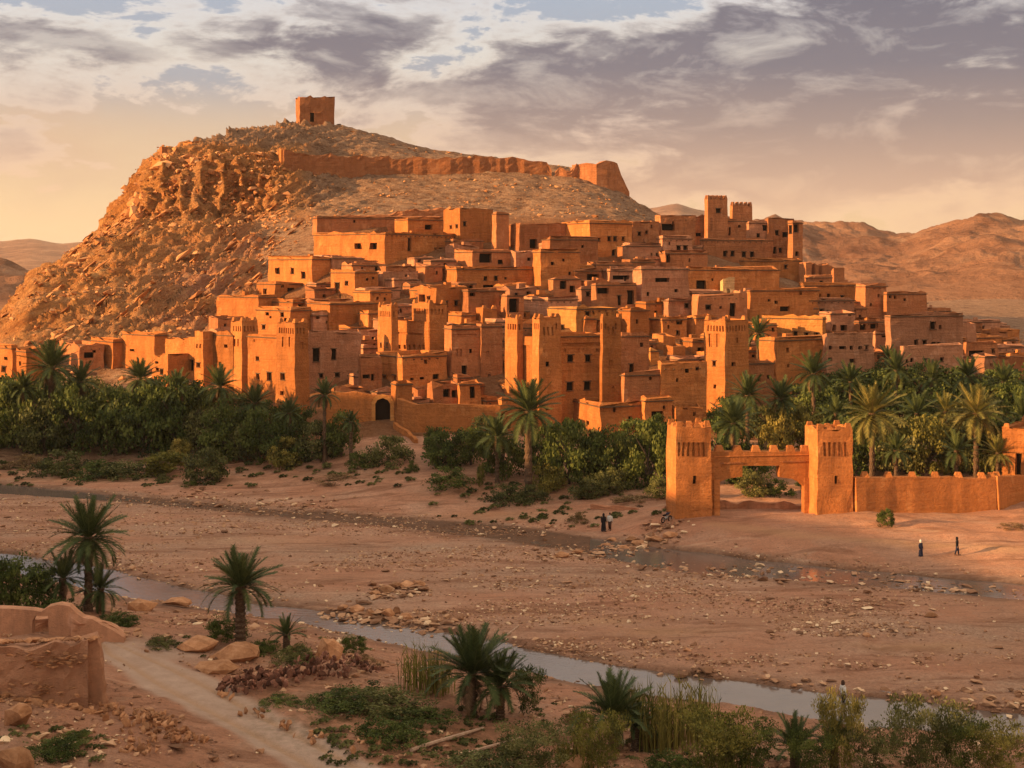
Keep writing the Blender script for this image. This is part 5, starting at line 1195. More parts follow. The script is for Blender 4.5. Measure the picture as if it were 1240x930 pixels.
Y2 = 83.5; R2 = at(30, 778, Y2); R2.z = gz(R2.x, R2.y)
ruin2 = empty('ruined_house_wall', R2, 'second ruined mud wall with a black window gap behind the thick wall', 'wall')
C_ = at(-40, 0, Y2); C_.z = 0
poly_wall('wall', C_, 6, [(-40, 830), (-40, 736), (10, 737), (40, 739), (50, 741), (58, 735), (72, 732), (84, 734), (92, 742), (100, 748), (112, 750), (124, 757), (138, 764), (150, 772), (150, 830)], [[(39, 780), (39, 752), (43, 746), (58, 746), (60, 780)]], .8, mwl, ruin2, R2)
wall_run('wall_back', None, None, [(36, 742, Y2+2.6), (66, 740, Y2+2.8), (100, 752, Y2+3.0)], .6, mwl, rag=.25, steps=.4, parent=ruin2, O=R2)
wall_run('mound', None, None, [(84, 750, Y2+1.2), (104, 752, Y2+1.6), (126, 762, Y2+2.2), (150, 772, Y2+2.5)], 1.8, mwl, rag=.35, steps=.4, parent=ruin2, O=R2)
# ------------------------------------------------------------------ vegetation
def leafmat(name, pts, trans=0.25, hue=0.03, rough=.7):
    m = MB(name, rough, .2)
    a = m.ramp(m.attr('tone'), pts)
    hs = m.n('ShaderNodeHueSaturation'); m.set(hs.inputs['Color'], a)
    m.set(hs.inputs['Hue'], m.math('ADD', m.math('MULTIPLY', m.rnd(), -hue), .5+hue*.35))
    m.set(hs.inputs['Value'], m.math('ADD', m.math('MULTIPLY', m.rnd(), .5), .75))
    m.set(m.b.inputs['Base Color'], hs.outputs[0])
    tr = m.n('ShaderNodeBsdfTranslucent'); m.t.links.new(hs.outputs[0], tr.inputs[0])
    mx = m.n('ShaderNodeMixShader'); mx.inputs[0].default_value = trans
    m.t.links.new(m.b.outputs[0], mx.inputs[1]); m.t.links.new(tr.outputs[0], mx.inputs[2])
    out = [n for n in m.t.nodes if n.type == 'OUTPUT_MATERIAL'][0]; m.t.links.new(mx.outputs[0], out.inputs[0])
    return m.m
LM = {'green': leafmat('leaf_green', [(0, (0.0328, 0.0468, 0.0112)), (.5, (0.0702, 0.0986, 0.0206)), (1, (0.15, 0.178, 0.0421))]),
      'olive': leafmat('leaf_olive', [(0, (0.0468, 0.0515, 0.0168)), (.5, (0.103, 0.112, 0.0328)), (1, (0.206, 0.202, 0.0702))]),
      'yellow': leafmat('leaf_yellow', [(0, (0.0842, 0.0799, 0.0187)), (.5, (0.187, 0.173, 0.0374)), (1, (0.337, 0.29, 0.0655))]),
      'dry': leafmat('leaf_dry', [(0, (0.103, 0.0655, 0.0281)), (.5, (0.206, 0.136, 0.0562)), (1, (0.318, 0.225, 0.103))])}
FR = leafmat('palm_leaf', [(0, (.028, .042, .014)), (.5, (.06, .085, .026)), (1, (.13, .155, .05))], .15)
FRY = leafmat('palm_leaf_yellow', [(0, (.07, .075, .02)), (.5, (.17, .16, .04)), (1, (.34, .28, .08))], .2)
FRD = leafmat('palm_leaf_dead', [(0, (.10, .06, .03)), (.5, (.19, .12, .06)), (1, (.30, .20, .11))], .1)
m = MB('palm_trunk', .95, .1); M_TRUNK = m.col(m.ramp(m.noise(7, 4, .7, stretch=(1, 1, 2.2)), [(.3, (.05, .03, .02)), (.6, (.15, .095, .06)), (.8, (.26, .18, .12))])); m.bump(m.noise(9, 3, .7), 1, .08)
m = MB('bark', .95, .1); M_BARK = m.col(m.ramp(m.noise(6, 4, .7), [(.3, (.05, .035, .025)), (.7, (.15, .11, .08))]))
def tube(path, radii, sides=6):
    V = []; Fq = []
    for i, (p, r_) in enumerate(zip(path, radii)):
        t = (Vector(path[min(i+1, len(path)-1)])-Vector(path[max(i-1, 0)])).normalized()
        a = t.orthogonal().normalized() if abs(t.z) < .9 else Vector((1, 0, 0)); a = (a-t*a.dot(t)).normalized(); b = t.cross(a)
        for k in range(sides):
            w = 2*math.pi*k/sides; V.append(Vector(p)+a*math.cos(w)*r_+b*math.sin(w)*r_)
    for i in range(len(path)-1):
        for k in range(sides):
            k2 = (k+1) % sides; Fq.append((i*sides+k, i*sides+k2, (i+1)*sides+k2, (i+1)*sides+k))
    Fq.append(tuple(range((len(path)-1)*sides, len(path)*sides))); Fq.append(tuple(reversed(range(sides))))
    return V, Fq
def leaf_cloud(name, seed, nclump, per, leaf, mat, shape='round', cr=.34):
    """unit plant: radius 1, height 1 (z 0..1), leaves as two-triangle quads in clumps"""
    r = np.random.RandomState(seed); C = []
    while len(C) < nclump:
        p = r.uniform(-1, 1, 3); p[2] = r.uniform(.04, 1)
        rad = math.hypot(p[0], p[1])
        if shape == 'round': lim = math.sqrt(max(0, 1-((p[2]-.42)/.6)**2)); ok = rad < lim*.85 and (rad > lim*.3 or p[2] > .6)
        elif shape == 'tall': lim = .9*(math.sin(min(1, p[2]*1.1)*2.6)**.7 if p[2] < 1 else 0); ok = rad < lim*.8
        elif shape == 'low': lim = 1-.5*p[2]; ok = rad < lim and p[2] < .75*(1-.4*rad)+.15*r.rand()
        else: lim = .35+.65*p[2]; ok = rad < lim*.8
        if ok: C.append(p)
    C = np.array(C); n = nclump*per; ci = np.repeat(np.arange(nclump), per)
    d = r.normal(size=(n, 3)); d /= np.linalg.norm(d, axis=1)[:, None]
    rr = cr*r.uniform(.6, 1.35, nclump)[ci]*r.uniform(0, 1, n)**.45
    P = C[ci]+d*rr[:, None]*np.array([1, 1, .55]); P[:, 2] = np.maximum(P[:, 2], .01)
    ax = r.normal(size=(n, 3)); 
    if shape == 'feather': ax = d*0.6+ax*.4+np.array([0, 0, .5])
    ax /= np.linalg.norm(ax, axis=1)[:, None]
    b = np.cross(ax, d+r.normal(size=(n, 3))*.6); b /= np.linalg.norm(b, axis=1)[:, None]+1e-6
    L_ = leaf*r.uniform(.6, 1.5, n)[:, None]; w = L_*(.22 if shape == 'feather' else .42)
    q = np.stack([P-ax*L_*.5, P+b*w, P+ax*L_*.5, P-b*w], 1).reshape(-1, 3)
    tone = np.clip(.5+.28*r.normal(size=nclump)[ci]+.15*r.normal(size=n), 0, 1)
    return np_mesh(name, q, np.arange(n*4).reshape(-1, 4), mat, False, dict(tone=np.repeat(tone, 4)))
def branches(name, seed, n=7, h=.7):
    r = random.Random(seed); V = []; Fq = []
    def add(p, q):
        k = len(V); a, b = tube(p, q, 5); V.extend(a); Fq.extend([tuple(i+k for i in f) for f in b])
    add([(0, 0, -.08), (.02, .01, .2), (0, .03, .45)], [.06, .045, .03])
    for i in range(n):
        a = r.uniform(0, 6.28); l = r.uniform(.35, .75); z = r.uniform(.12, .4)
        add([(0, 0, z), (math.cos(a)*l*.4, math.sin(a)*l*.4, z+h*.25), (math.cos(a)*l, math.sin(a)*l, z+h*.5)], [.03, .02, .008])
    return mesh(name, V, Fq, M_BARK)
BR = [branches('trunk', 5+k) for k in range(3)]
CM = {}
for key in LM:
    CM[key] = {'round': [leaf_cloud('crown', 31+k, 60, 85, .060, LM[key], 'round', .25) for k in range(3)],
               'tall': [leaf_cloud('crown', 41+k, 56, 80, .058, LM[key], 'tall', .23) for k in range(2)],
               'low': [leaf_cloud('foliage', 51+k, 46, 70, .060, LM[key], 'low', .25) for k in range(2)],
               'feather': [leaf_cloud('crown', 61+k, 50, 60, .12, LM[key], 'feather', .26) for k in range(2)]}
FINE = {k: [leaf_cloud('foliage', 71+j, 70, 90, .05, LM[k], sh, .22) for j, sh in ((0, 'round'), (1, 'feather'), (2, 'low'))] for k in ('green', 'olive', 'yellow')}
rv = random.Random(12)
def plant(px, pyb, w, h, key='green', shape='round', label='', cat='bush', name='bush', fine=False, y0=50, trunk=True, group=None, Y=None):
    if Y is None: X, Y, z = march(px, pyb, y0, 240)
    else: X = (px-CX)/F*Y; z = gz(X, Y)
    s = w/2*Y/F*(1.12 if not fine else 1.25); hz = h*Y/F*(.97 if not fine else .86)
    root = empty(name, (X, Y+s*.4, z-.05), label, cat, group, rv.uniform(0, 6.28))
    me = (FINE[key][{'round': 0, 'feather': 1, 'low': 2, 'tall': 1}[shape]] if fine else rv.choice(CM[key][shape]))
    link('crown' if trunk else 'foliage', me, root, None, None, (s, s*rv.uniform(.8, 1.0), hz))
    if trunk: link('trunk', rv.choice(BR), root, None, None, (s*.9, s*.9, hz))
    return root
ORD = 'first second third fourth fifth sixth seventh eighth ninth tenth eleventh twelfth thirteenth fourteenth fifteenth sixteenth'.split()
def row_labels(items, rows, place, noun='tree'):
    """items: (px, py, ...); rows: list of (lowest py, name); gives each its row and place in the row"""
    out = {}
    for lo, hi, rn in rows:
        idx = sorted([i for i, t in enumerate(items) if lo <= t[1] < hi], key=lambda i: items[i][0])
        for k, i in enumerate(idx):
            t = items[i]; look = ''
            if noun == 'tree': look = {'green': 'dark green', 'olive': 'olive green', 'yellow': 'yellowish green'}[t[4]]+(' upright ' if t[5] == 'tall' else ' round ')
            out[i] = '%s%s, %s from the left in the %s row of %s' % (look, noun, ORD[k], rn, place)
    return [out[i] for i in range(len(items))]
# left grove
G1 = 'trees of the left grove'
LB = 'leafy tree in the dense left grove below the village'
items_ = [(10, 548, 84, 88, 'green', 'round'), (48, 552, 76, 66, 'olive', 'round'), (88, 550, 84, 82, 'green', 'round'), (128, 555, 80, 80, 'green', 'tall'), (168, 553, 90, 84, 'green', 'round'),
     (210, 552, 84, 92, 'green', 'round'), (246, 556, 70, 62, 'olive', 'tall'), (275, 560, 74, 74, 'green', 'round'), (312, 563, 66, 64, 'green', 'tall'), (345, 565, 62, 56, 'green', 'round'), (382, 562, 56, 52, 'olive', 'round'),
     (412, 560, 54, 60, 'green', 'tall'), (30, 520, 80, 60, 'green', 'round'), (110, 522, 76, 64, 'olive', 'round'), (150, 520, 60, 46, 'yellow', 'tall'), (198, 523, 76, 66, 'green', 'round'), (240, 525, 66, 60, 'green', 'round'), (284, 528, 66, 52, 'olive', 'round'), (325, 532, 60, 46, 'green', 'round'), (360, 530, 50, 38, 'green', 'round'), (70, 500, 70, 50, 'green', 'round'), (-30, 545, 90, 90, 'green', 'round'), (225, 500, 60, 40, 'green', 'round'), (180, 492, 50, 30, 'green', 'round'), (5, 505, 70, 50, 'green', 'round')]
RL = row_labels(items_, [(535, 999, 'front'), (515, 535, 'middle'), (0, 515, 'rear')], 'the left grove')
for i, (px, pb, w, h, key, sh) in enumerate(items_):
    plant(px, pb, w, h, key, sh, RL[i], 'tree', 'leafy_tree', group=G1)
for (px, pb, w, h, key, sh, lab) in [(72, 575, 86, 34, 'olive', 'low', 'low spreading olive bush at the foot of the tall left palm'), (112, 580, 70, 26, 'green', 'low', 'low dark bush on the bank just right of the spreading olive bush'),
     (150, 578, 80, 24, 'olive', 'low', 'pale flat bush in the middle of the left bank row'), (192, 578, 60, 26, 'yellow', 'feather', 'yellowish feathery bush at the edge of the left grove'), (246, 588, 58, 44, 'olive', 'round', 'rounded olive bush standing forward on the left river bank'),
     (216, 566, 40, 34, 'yellow', 'tall', 'slim yellow green shrub left of the rounded forward bush'), (28, 568, 56, 20, 'dry', 'low', 'dry brown scrub patch at the far left bank'), (228, 590, 22, 10, 'green', 'low', 'tiny dark tuft on the sand left of the rounded forward bush'),
     (196, 582, 20, 10, 'olive', 'low', 'tiny olive tuft on the left sand bank'), (345, 568, 48, 40, 'yellow', 'round', 'bright green round bush below the right kasbah tower'), (300, 562, 60, 50, 'olive', 'tall', 'upright olive bush left of the bright round bush'),
     (470, 566, 58, 38, 'olive', 'round', 'dome shaped olive bush below the arched door'), (438, 566, 40, 26, 'green', 'low', 'low dark bush beside the dome shaped bush'), (498, 572, 18, 18, 'green', 'low', 'small dark bush at the right edge of the dome shaped bush'),
     (410, 585, 70, 10, 'dry', 'low', 'dry grass strip on the bank below the grove')]:
    plant(px, pb, w, h, key, sh, lab, 'bush', 'bush', trunk=False)
# middle grove
items_ = [(540, 570, 60, 50, 'green', 'round'), (570, 566, 60, 48, 'green', 'tall'), (610, 580, 56, 60, 'green', 'round'), (690, 592, 76, 84, 'green', 'round'), (722, 588, 60, 66, 'green', 'tall'), (752, 590, 66, 72, 'green', 'round'),
     (786, 592, 62, 84, 'green', 'round'), (812, 590, 50, 70, 'green', 'tall'), (662, 578, 56, 66, 'green', 'round'), (585, 548, 56, 44, 'olive', 'round'), (525, 556, 34, 38, 'green', 'tall'), (770, 556, 60, 48, 'green', 'round'), (705, 556, 60, 40, 'olive', 'round'), (800, 552, 50, 50, 'green', 'round')]
RL = row_labels(items_, [(575, 999, 'front'), (0, 575, 'rear')], 'the middle grove')
for i, (px, pb, w, h, key, sh) in enumerate(items_):
    plant(px, pb, w, h, key, sh, RL[i], 'tree', 'leafy_tree', group='trees of the middle grove')
for (px, pb, w, h, key, sh, lab) in [(545, 591, 66, 30, 'green', 'low', 'broad low bush at the left end of the middle grove'), (614, 610, 62, 28, 'olive', 'low', 'low olive bush on the sand below the central palm'), (640, 608, 50, 24, 'olive', 'low', 'right half of the low bush pair below the central palm'),
     (664, 598, 46, 38, 'yellow', 'round', 'round yellowish bush right of the central palm trunk'), (712, 606, 46, 30, 'olive', 'round', 'olive bush in front of the middle grove trees'), (740, 600, 50, 32, 'olive', 'round', 'second olive bush in front of the middle grove, further right'),
     (702, 634, 28, 16, 'dry', 'low', 'brown scrub on the sand left of the two walkers'), (635, 628, 18, 9, 'green', 'low', 'small dark tuft on the sand below the middle grove'), (656, 629, 14, 9, 'green', 'low', 'second small tuft on the sand, just right of the first'),
     (800, 606, 36, 26, 'olive', 'round', 'bush against the left foot of the gate'), (582, 592, 14, 30, 'yellow', 'tall', 'thin pale upright shrub left of the low olive bush'), (770, 612, 60, 12, 'dry', 'low', 'dry yellow grass by the field wall'),
     (1074, 638, 24, 22, 'green', 'round', 'small round bush at the foot of the gate wall'), (1226, 640, 36, 8, 'dry', 'low', 'dry brown scrub under the end tower')]:
    plant(px, pb, w, h, key, sh, lab, 'bush', 'bush', trunk=False)
# right grove
RG = []
items_ = [(872, 560, 60, 56, 'green', 'round'), (905, 588, 66, 50, 'green', 'round'), (925, 545, 60, 50, 'olive', 'tall'), (945, 560, 62, 66, 'yellow', 'tall'), (975, 556, 70, 66, 'yellow', 'tall'), (1005, 560, 60, 60, 'green', 'round'),
     (1040, 575, 80, 70, 'green', 'round'), (1085, 578, 80, 72, 'olive', 'round'), (1130, 578, 84, 74, 'yellow', 'round'), (1172, 578, 80, 72, 'olive', 'round'), (1212, 576, 80, 80, 'green', 'round'), (1254, 570, 80, 90, 'green', 'round'),
     (1000, 530, 80, 60, 'green', 'round'), (1050, 535, 80, 60, 'green', 'round'), (1095, 535, 80, 62, 'green', 'round'), (1140, 535, 86, 62, 'green', 'round'), (1185, 536, 80, 60, 'olive', 'round'), (1230, 534, 84, 70, 'green', 'round'),
     (1030, 495, 80, 48, 'green', 'round'), (1078, 495, 84, 54, 'green', 'round'), (1124, 497, 84, 56, 'green', 'round'), (1170, 500, 84, 54, 'green', 'round'), (1215, 500, 84, 52, 'green', 'round'), (1255, 498, 80, 56, 'green', 'round'), (970, 505, 60, 40, 'green', 'round'), (890, 520, 60, 40, 'green', 'round'),
     (985, 600, 40, 30, 'green', 'round'), (1060, 470, 60, 30, 'green', 'round'), (1120, 475, 70, 34, 'green', 'round'), (1180, 480, 70, 34, 'green', 'round')]
RL = row_labels(items_, [(550, 999, 'front'), (515, 550, 'second'), (485, 515, 'third'), (0, 485, 'rear')], 'the right grove')
for i, (px, pb, w, h, key, sh) in enumerate(items_):
    plant(px, pb, w, h, key, sh, RL[i], 'tree', 'leafy_tree', group='trees of the right grove')
plant(915, 604, 46, 34, 'olive', 'round', 'olive bush seen through the gate opening', 'bush', 'bush', trunk=False)
plant(945, 602, 40, 26, 'green', 'low', 'dark bush seen through the right part of the gate opening', 'bush', 'bush', trunk=False)
plant(478, 366, 16, 8, 'green', 'round', 'dark shrub on the roof terrace by the second kasbah', 'bush', 'bush', trunk=False, Y=226)
plant(440, 418, 16, 24, 'green', 'round', 'dark shrub in the yard right of the two tall black windows', 'bush', 'bush', trunk=False, Y=203)
# ---- palms
def frond_mesh(name, arch, mat, seed, n=30):
    """unit frond: length 1 along +x, arching down"""
    r = random.Random(seed); V = []; Fq = []; T = []
    def pos(t): 
        a = math.radians(62-arch*t*t*1.0-10*t); return a
    pts = [Vector((0, 0, 0))]; 
    for k in range(12):
        t = (k+.5)/12; a = math.radians(30-arch*t**1.4); pts.append(pts[-1]+Vector((math.cos(a), 0, math.sin(a)))/12)
    def at_(t): f = t*12; i = min(11, int(f)); return pts[i].lerp(pts[i+1], f-i), (pts[i+1]-pts[i]).normalized()
    for i in range(0, 12, 2):     # rachis
        w0, w1 = .016*(1-i/13), .016*(1-(i+2)/13)
        k = len(V); V += [pts[i]+Vector((0, w0, 0)), pts[i]-Vector((0, w0, 0)), pts[min(i+2, 12)]-Vector((0, w1, 0)), pts[min(i+2, 12)]+Vector((0, w1, 0))]
        T += [.9]*4; Fq.append((k, k+1, k+2, k+3))
    for j in range(n):
        t = .16+.82*j/(n-1); p, d = at_(t); l = .27*(1-.75*abs(t-.45)**1.3)*(1.1-.55*t)
        up = d.cross(Vector((0, 1, 0))); up = -up if up.z < 0 else up
        for s in (-1, 1):
            dd = (d*.75+Vector((0, s, 0))*.72+up*r.uniform(.15, .4)).normalized()
            q = p+dd*l*r.uniform(.85, 1.1); q.z -= l*.12
            w = d*.017; k = len(V); V += [p-w, p+w, q]; tt = r.uniform(.2, .9); T += [tt*.7, tt*.7, tt]; Fq.append((k, k+1, k+2))
    me = mesh(name, V, Fq, mat); a = me.attributes.new('tone', 'FLOAT', 'POINT'); a.data.foreach_set('value', T)
    return me
FM = {'g': [frond_mesh('frond', a, FR, i) for i, a in enumerate((8, 26, 52, 78))], 'y': [frond_mesh('frond', a, FRY, i+9) for i, a in enumerate((8, 26, 52, 78))], 'd': [frond_mesh('dead_frond', a, FRD, i+20) for i, a in enumerate((60, 95, 120, 130))]}
def trunk_mesh(seed, flare=1.25):
    r = random.Random(seed); V = []; Fq = []; n = 22; k = 9
    for i in range(n+1):
        t = i/n; rad = (1.0 if t > .12 else 1+.35*(1-t/.12))*(1+.14*(1-t))*(1.0+.13*(-1)**i)+(.22 if t > .93 else 0)
        for j in range(k):
            a = 2*math.pi*j/k+(.35 if i % 2 else 0); rr_ = rad*r.uniform(.92, 1.08); V.append((rr_*math.cos(a), rr_*math.sin(a), t))
    for i in range(n):
        for j in range(k):
            j2 = (j+1) % k; Fq.append((i*k+j, i*k+j2, (i+1)*k+j2, (i+1)*k+j))
    Fq.append(tuple(range(n*k, n*k+k)))
    return mesh('trunk', V, Fq, M_TRUNK)
TM = [trunk_mesh(k) for k in range(3)]
def palm(px, cy, pyb, R_px, label, key='g', n=34, dead=6, Y=None, rt=.17, lean=0.0, group=None, upright=0.0):
    if Y is None: X, Y, z = march(px, pyb, 50, 240)
    else: X = (px-CX)/F*Y; z = gz(X, Y)
    hc = CZ-(cy-HY)*Y/F-z; R = R_px*Y/F*1.08
    hc = max(hc, .3)
    root = empty('date_palm', (X, Y, z-.1), label, 'palm tree', group, rv.uniform(0, 6.28))
    if hc > .6: link('trunk', rv.choice(TM), root, None, (0, 0, rv.uniform(0, 6)), (rt*max(1.25, R*.42), rt*max(1.25, R*.42), hc+.1))
    n = int(n*1.35)
    for i in range(n):
        t = i/(n-1)
        az = i*2.39996+rv.uniform(-.2, .2)
        tilt = 84-t*(112-upright)+rv.uniform(-8, 8)      # degrees of the frond base above horizontal, minus the mesh's own 30
        me = FM[key][0 if t < .3 else (1 if t < .6 else (2 if t < .85 else 3))]
        s = R*rv.uniform(.88, 1.12)*(1.0 if t > .15 else .85)
        link('frond', me, root, (0, 0, hc), Euler((rv.uniform(-.3, .3), -math.radians(tilt-30), az), 'XYZ'), (s, s*1.0, s))
    for i in range(dead):
        az = rv.uniform(0, 6.28); s = R*rv.uniform(.55, .8)
        link('dead_frond', rv.choice(FM['d']), root, (0, 0, hc-.1), Euler((rv.uniform(-.4, .4), math.radians(rv.uniform(58, 85)), az), 'XYZ'), (s, s, s))
    return root
palm(62, 445, 540, 36, 'tall palm with hanging fronds at the far left of the grove', n=42, dead=14, rt=.2)
palm(98, 462, 535, 26, 'shorter palm just right of the tall far left palm', n=34)
palm(170, 458, 535, 27, 'palm in front of the big plain orange cube', n=38, dead=10)
palm(266, 468, 545, 28, 'palm in front of the twin slit tower, left of the first kasbah', n=38, dead=8)
palm(308, 488, 548, 26, 'bushy palm at the foot of the first kasbah', n=38, dead=10, key='g')
palm(215, 470, 545, 24, 'palm rising between the orange shed house and the grove', n=34, dead=8)
palm(28, 470, 545, 24, 'palm left of the tall far left palm', n=32, dead=6)
palm(132, 485, 550, 22, 'small palm in front of the brown shed roofs', n=30, dead=6)
palm(350, 500, 560, 20, 'small palm under the right tower of the first kasbah', n=30, dead=5)
palm(393, 478, 562, 21, 'slender palm with a pale trunk left of the arched door', n=30, dead=3)
palm(425, 510, 562, 16, 'small dark palm directly left of the arched door', n=26, dead=2)
palm(640, 497, 600, 42, 'large central palm in front of the great kasbah', n=44, dead=14, rt=.22)
palm(602, 528, 585, 30, 'mid sized palm left of the large central palm', n=36, dead=8)
palm(905, 478, 560, 30, 'palm at the foot of the lone carved tower', n=38, dead=10)
palm(945, 482, 555, 26, 'palm second from the lone carved tower', n=36, dead=8)
palm(985, 452, 540, 29, 'tallest palm of the right grove, rising in front of the shaded houses', n=38, dead=14)
palm(888, 512, 585, 32, 'dark wide palm right behind the left gate tower', n=40, dead=8)
palm(1056, 500, 590, 40, 'big sunlit yellow palm above the right gate tower', key='y', n=44, dead=10)
palm(1182, 500, 590, 38, 'yellowish palm behind the gate wall near the right edge', key='y', n=42, dead=8)
palm(1158, 545, 600, 26, 'low palm just behind the gate wall', n=34)
palm(1208, 548, 600, 24, 'low yellow palm left of the bright end tower', key='y', n=34)
palm(918, 403, 440, 22, 'lone palm standing among the houses behind the lone carved tower', n=34, dead=4, Y=206)
items_ = [(1085, 448, 520, 26, 'g'), (1030, 462, 530, 26, 'g'), (1128, 458, 520, 26, 'g'), (1172, 455, 515, 26, 'g'), (1215, 462, 520, 26, 'g'), (1110, 500, 560, 28, 'g'), (1238, 505, 570, 30, 'g'), (1012, 500, 560, 24, 'g'), (1145, 498, 560, 26, 'y'), (1085, 545, 600, 24, 'g'), (1075, 432, 480, 16, 'g')]
RL = row_labels(items_, [(540, 999, 'front'), (480, 540, 'middle'), (440, 480, 'upper'), (0, 440, 'topmost')], 'crowded right grove palms', 'date palm')
for i, (a, b, c, d, k) in enumerate(items_):
    palm(a, b, c, d, RL[i], k, n=30, dead=4, group='palms of the right grove')
palm(107, 650, 742, 50, 'tall foreground palm on the left stream bank', n=46, dead=12, rt=.2)
palm(76, 700, 745, 34, 'trunkless leaning palm left of the tall foreground palm', n=30, dead=2)
palm(122, 712, 742, 32, 'short palm right of the tall foreground palm', n=30, dead=2)
palm(291, 710, 782, 48, 'single stout palm by the bend of the dirt road', n=42, dead=4, rt=.24, upright=25)
palm(347, 768, 790, 26, 'low spiky young palm right of the stout roadside palm', n=20, dead=0, upright=40)
palm(572, 815, 866, 60, 'dense clustered palm in the bottom centre', n=46, dead=10, upright=30)
palm(606, 830, 872, 44, 'darker palm leaning right beside the dense clustered palm', n=34, dead=8, upright=20)
palm(742, 868, 905, 56, 'dark fan shaped palm among the reeds', n=34, dead=4, upright=45)
palm(770, 880, 908, 30, 'smaller palm tucked in the reeds right of the fan shaped palm', n=26, dead=4, upright=45)
palm(962, 905, 935, 40, 'young palm in the bushes at the bottom right', n=30, dead=0, upright=45)
palm(1010, 900, 935, 34, 'second young palm at the bottom right', n=28, dead=0, upright=45)
# ---- foreground shrubs
for (px, pb, w, h, key, sh, lab) in [(22, 742, 84, 72, 'green', 'round', 'dense dark tree behind the ruined walls at the left edge'), (-15, 745, 70, 84, 'green', 'round', 'leafy tree cut by the left edge behind the ruined walls'),
     (62, 752, 60, 34, 'green', 'low', 'low dark bush under the trunkless palm'), (140, 760, 48, 24, 'green', 'low', 'flat dark bush trailing right from the foreground palms'), (272, 782, 50, 38, 'green', 'round', 'dark bush at the foot of the stout roadside palm'),
     (320, 792, 34, 22, 'green', 'low', 'little dark bush between palm and young palm'), (352, 805, 50, 30, 'olive', 'low', 'bright green grassy bush under the young palm'), (427, 792, 30, 26, 'green', 'round', 'small round bush behind the dark stone heap'), (440, 808, 40, 16, 'dry', 'low', 'dry twigs right of the dark stone heap'),
     (400, 862, 80, 26, 'green', 'low', 'dark green herb patch below the stone heap'), (455, 868, 110, 40, 'olive', 'low', 'largest green herb patch beside the dirt road'), (505, 880, 80, 24, 'green', 'low', 'herb patch trailing toward the timber poles'), (468, 905, 70, 38, 'green', 'low', 'lowest clump of the green herb patch'), (335, 858, 50, 16, 'green', 'low', 'thin green weeds at the end of the stone heap'),
     (640, 872, 44, 66, 'green', 'tall', 'upright dark bush at the right end of the palm cluster'), (192, 785, 34, 18, 'olive', 'low', 'small olive bush by the stream end of the dirt road'), (62, 922, 60, 34, 'green', 'low', 'dark green bush in front of the big orange boulder'), (85, 900, 40, 16, 'green', 'low', 'small weeds beside the bottom left bush'),
     (650, 945, 110, 62, 'olive', 'feather', 'broad feathery bush at the bottom centre'), (585, 945, 110, 34, 'olive', 'low', 'low grass under the timber poles'), (725, 950, 80, 84, 'yellow', 'feather', 'feathery bush right of the broad bottom centre bush'), (700, 880, 40, 24, 'dry', 'low', 'dry tuft left of the fan shaped palm'),
     (872, 950, 110, 84, 'yellow', 'feather', 'tall feathery bush left of the young palms'), (910, 948, 80, 70, 'green', 'feather', 'darker feathery bush touching the young palms'), (1022, 945, 60, 110, 'yellow', 'feather', 'tallest slim shrub at the bottom right, in front of the wading figure'), (1062, 948, 80, 64, 'olive', 'feather', 'round green shrub right of the tallest slim shrub'),
     (1128, 950, 110, 100, 'olive', 'feather', 'large bushy shrub near the bottom right corner'), (1168, 948, 70, 78, 'green', 'feather', 'second large shrub near the bottom right corner'), (1215, 950, 90, 70, 'yellow', 'feather', 'shrub filling the bottom right corner'), (985, 950, 70, 60, 'green', 'feather', 'shrub between the two young palms'), (820, 948, 70, 40, 'green', 'low', 'low leafy bush under the reeds')]:
    plant(px, pb, w, h, key, sh, lab, 'bush', 'bush', fine=(key != 'dry'), trunk=False)
# reeds
def reed_mesh(seed, n=90):
    r = np.random.RandomState(seed); V = []; Fq = []; T = []
    for i in range(n):
        a = r.uniform(0, 6.28); d = r.uniform(0, 1)**.6; x, y = math.cos(a)*d, math.sin(a)*d; h = r.uniform(.55, 1.0)*(1-.25*d); ln = r.uniform(-.25, .25, 2)+np.array([x, y])*.15; w = .022*r.uniform(.7, 1.5); an = r.uniform(0, 3.14); t = r.uniform(0, 1)
        ca_, sa_ = math.cos(an)*w, math.sin(an)*w
        k = len(V)
        for q, (f, ww) in enumerate(((0, 1), (.5, .9), (1.0, .05))):
            cx, cy = x+ln[0]*f*f, y+ln[1]*f*f
            V += [(cx-ca_*ww, cy-sa_*ww, h*f), (cx+ca_*ww, cy+sa_*ww, h*f)]; T += [t, t]
        Fq += [(k, k+1, k+3, k+2), (k+2, k+3, k+5, k+4)]
        for q in range(3):     # side blades
            f = r.uniform(.3, .85); cx, cy, cz = x+ln[0]*f*f, y+ln[1]*f*f, h*f; b = r.uniform(0, 6.28); l = r.uniform(.12, .24); k = len(V)
            V += [(cx, cy, cz-.015), (cx, cy, cz+.015), (cx+math.cos(b)*l, cy+math.sin(b)*l, cz+l*.5)]; T += [t, t, t]; Fq.append((k, k+1, k+2))
    me = mesh('blades', V, Fq, LM['yellow']); at_ = me.attributes.new('tone', 'FLOAT', 'POINT'); at_.data.foreach_set('value', T); return me
RM = [reed_mesh(k) for k in range(3)]
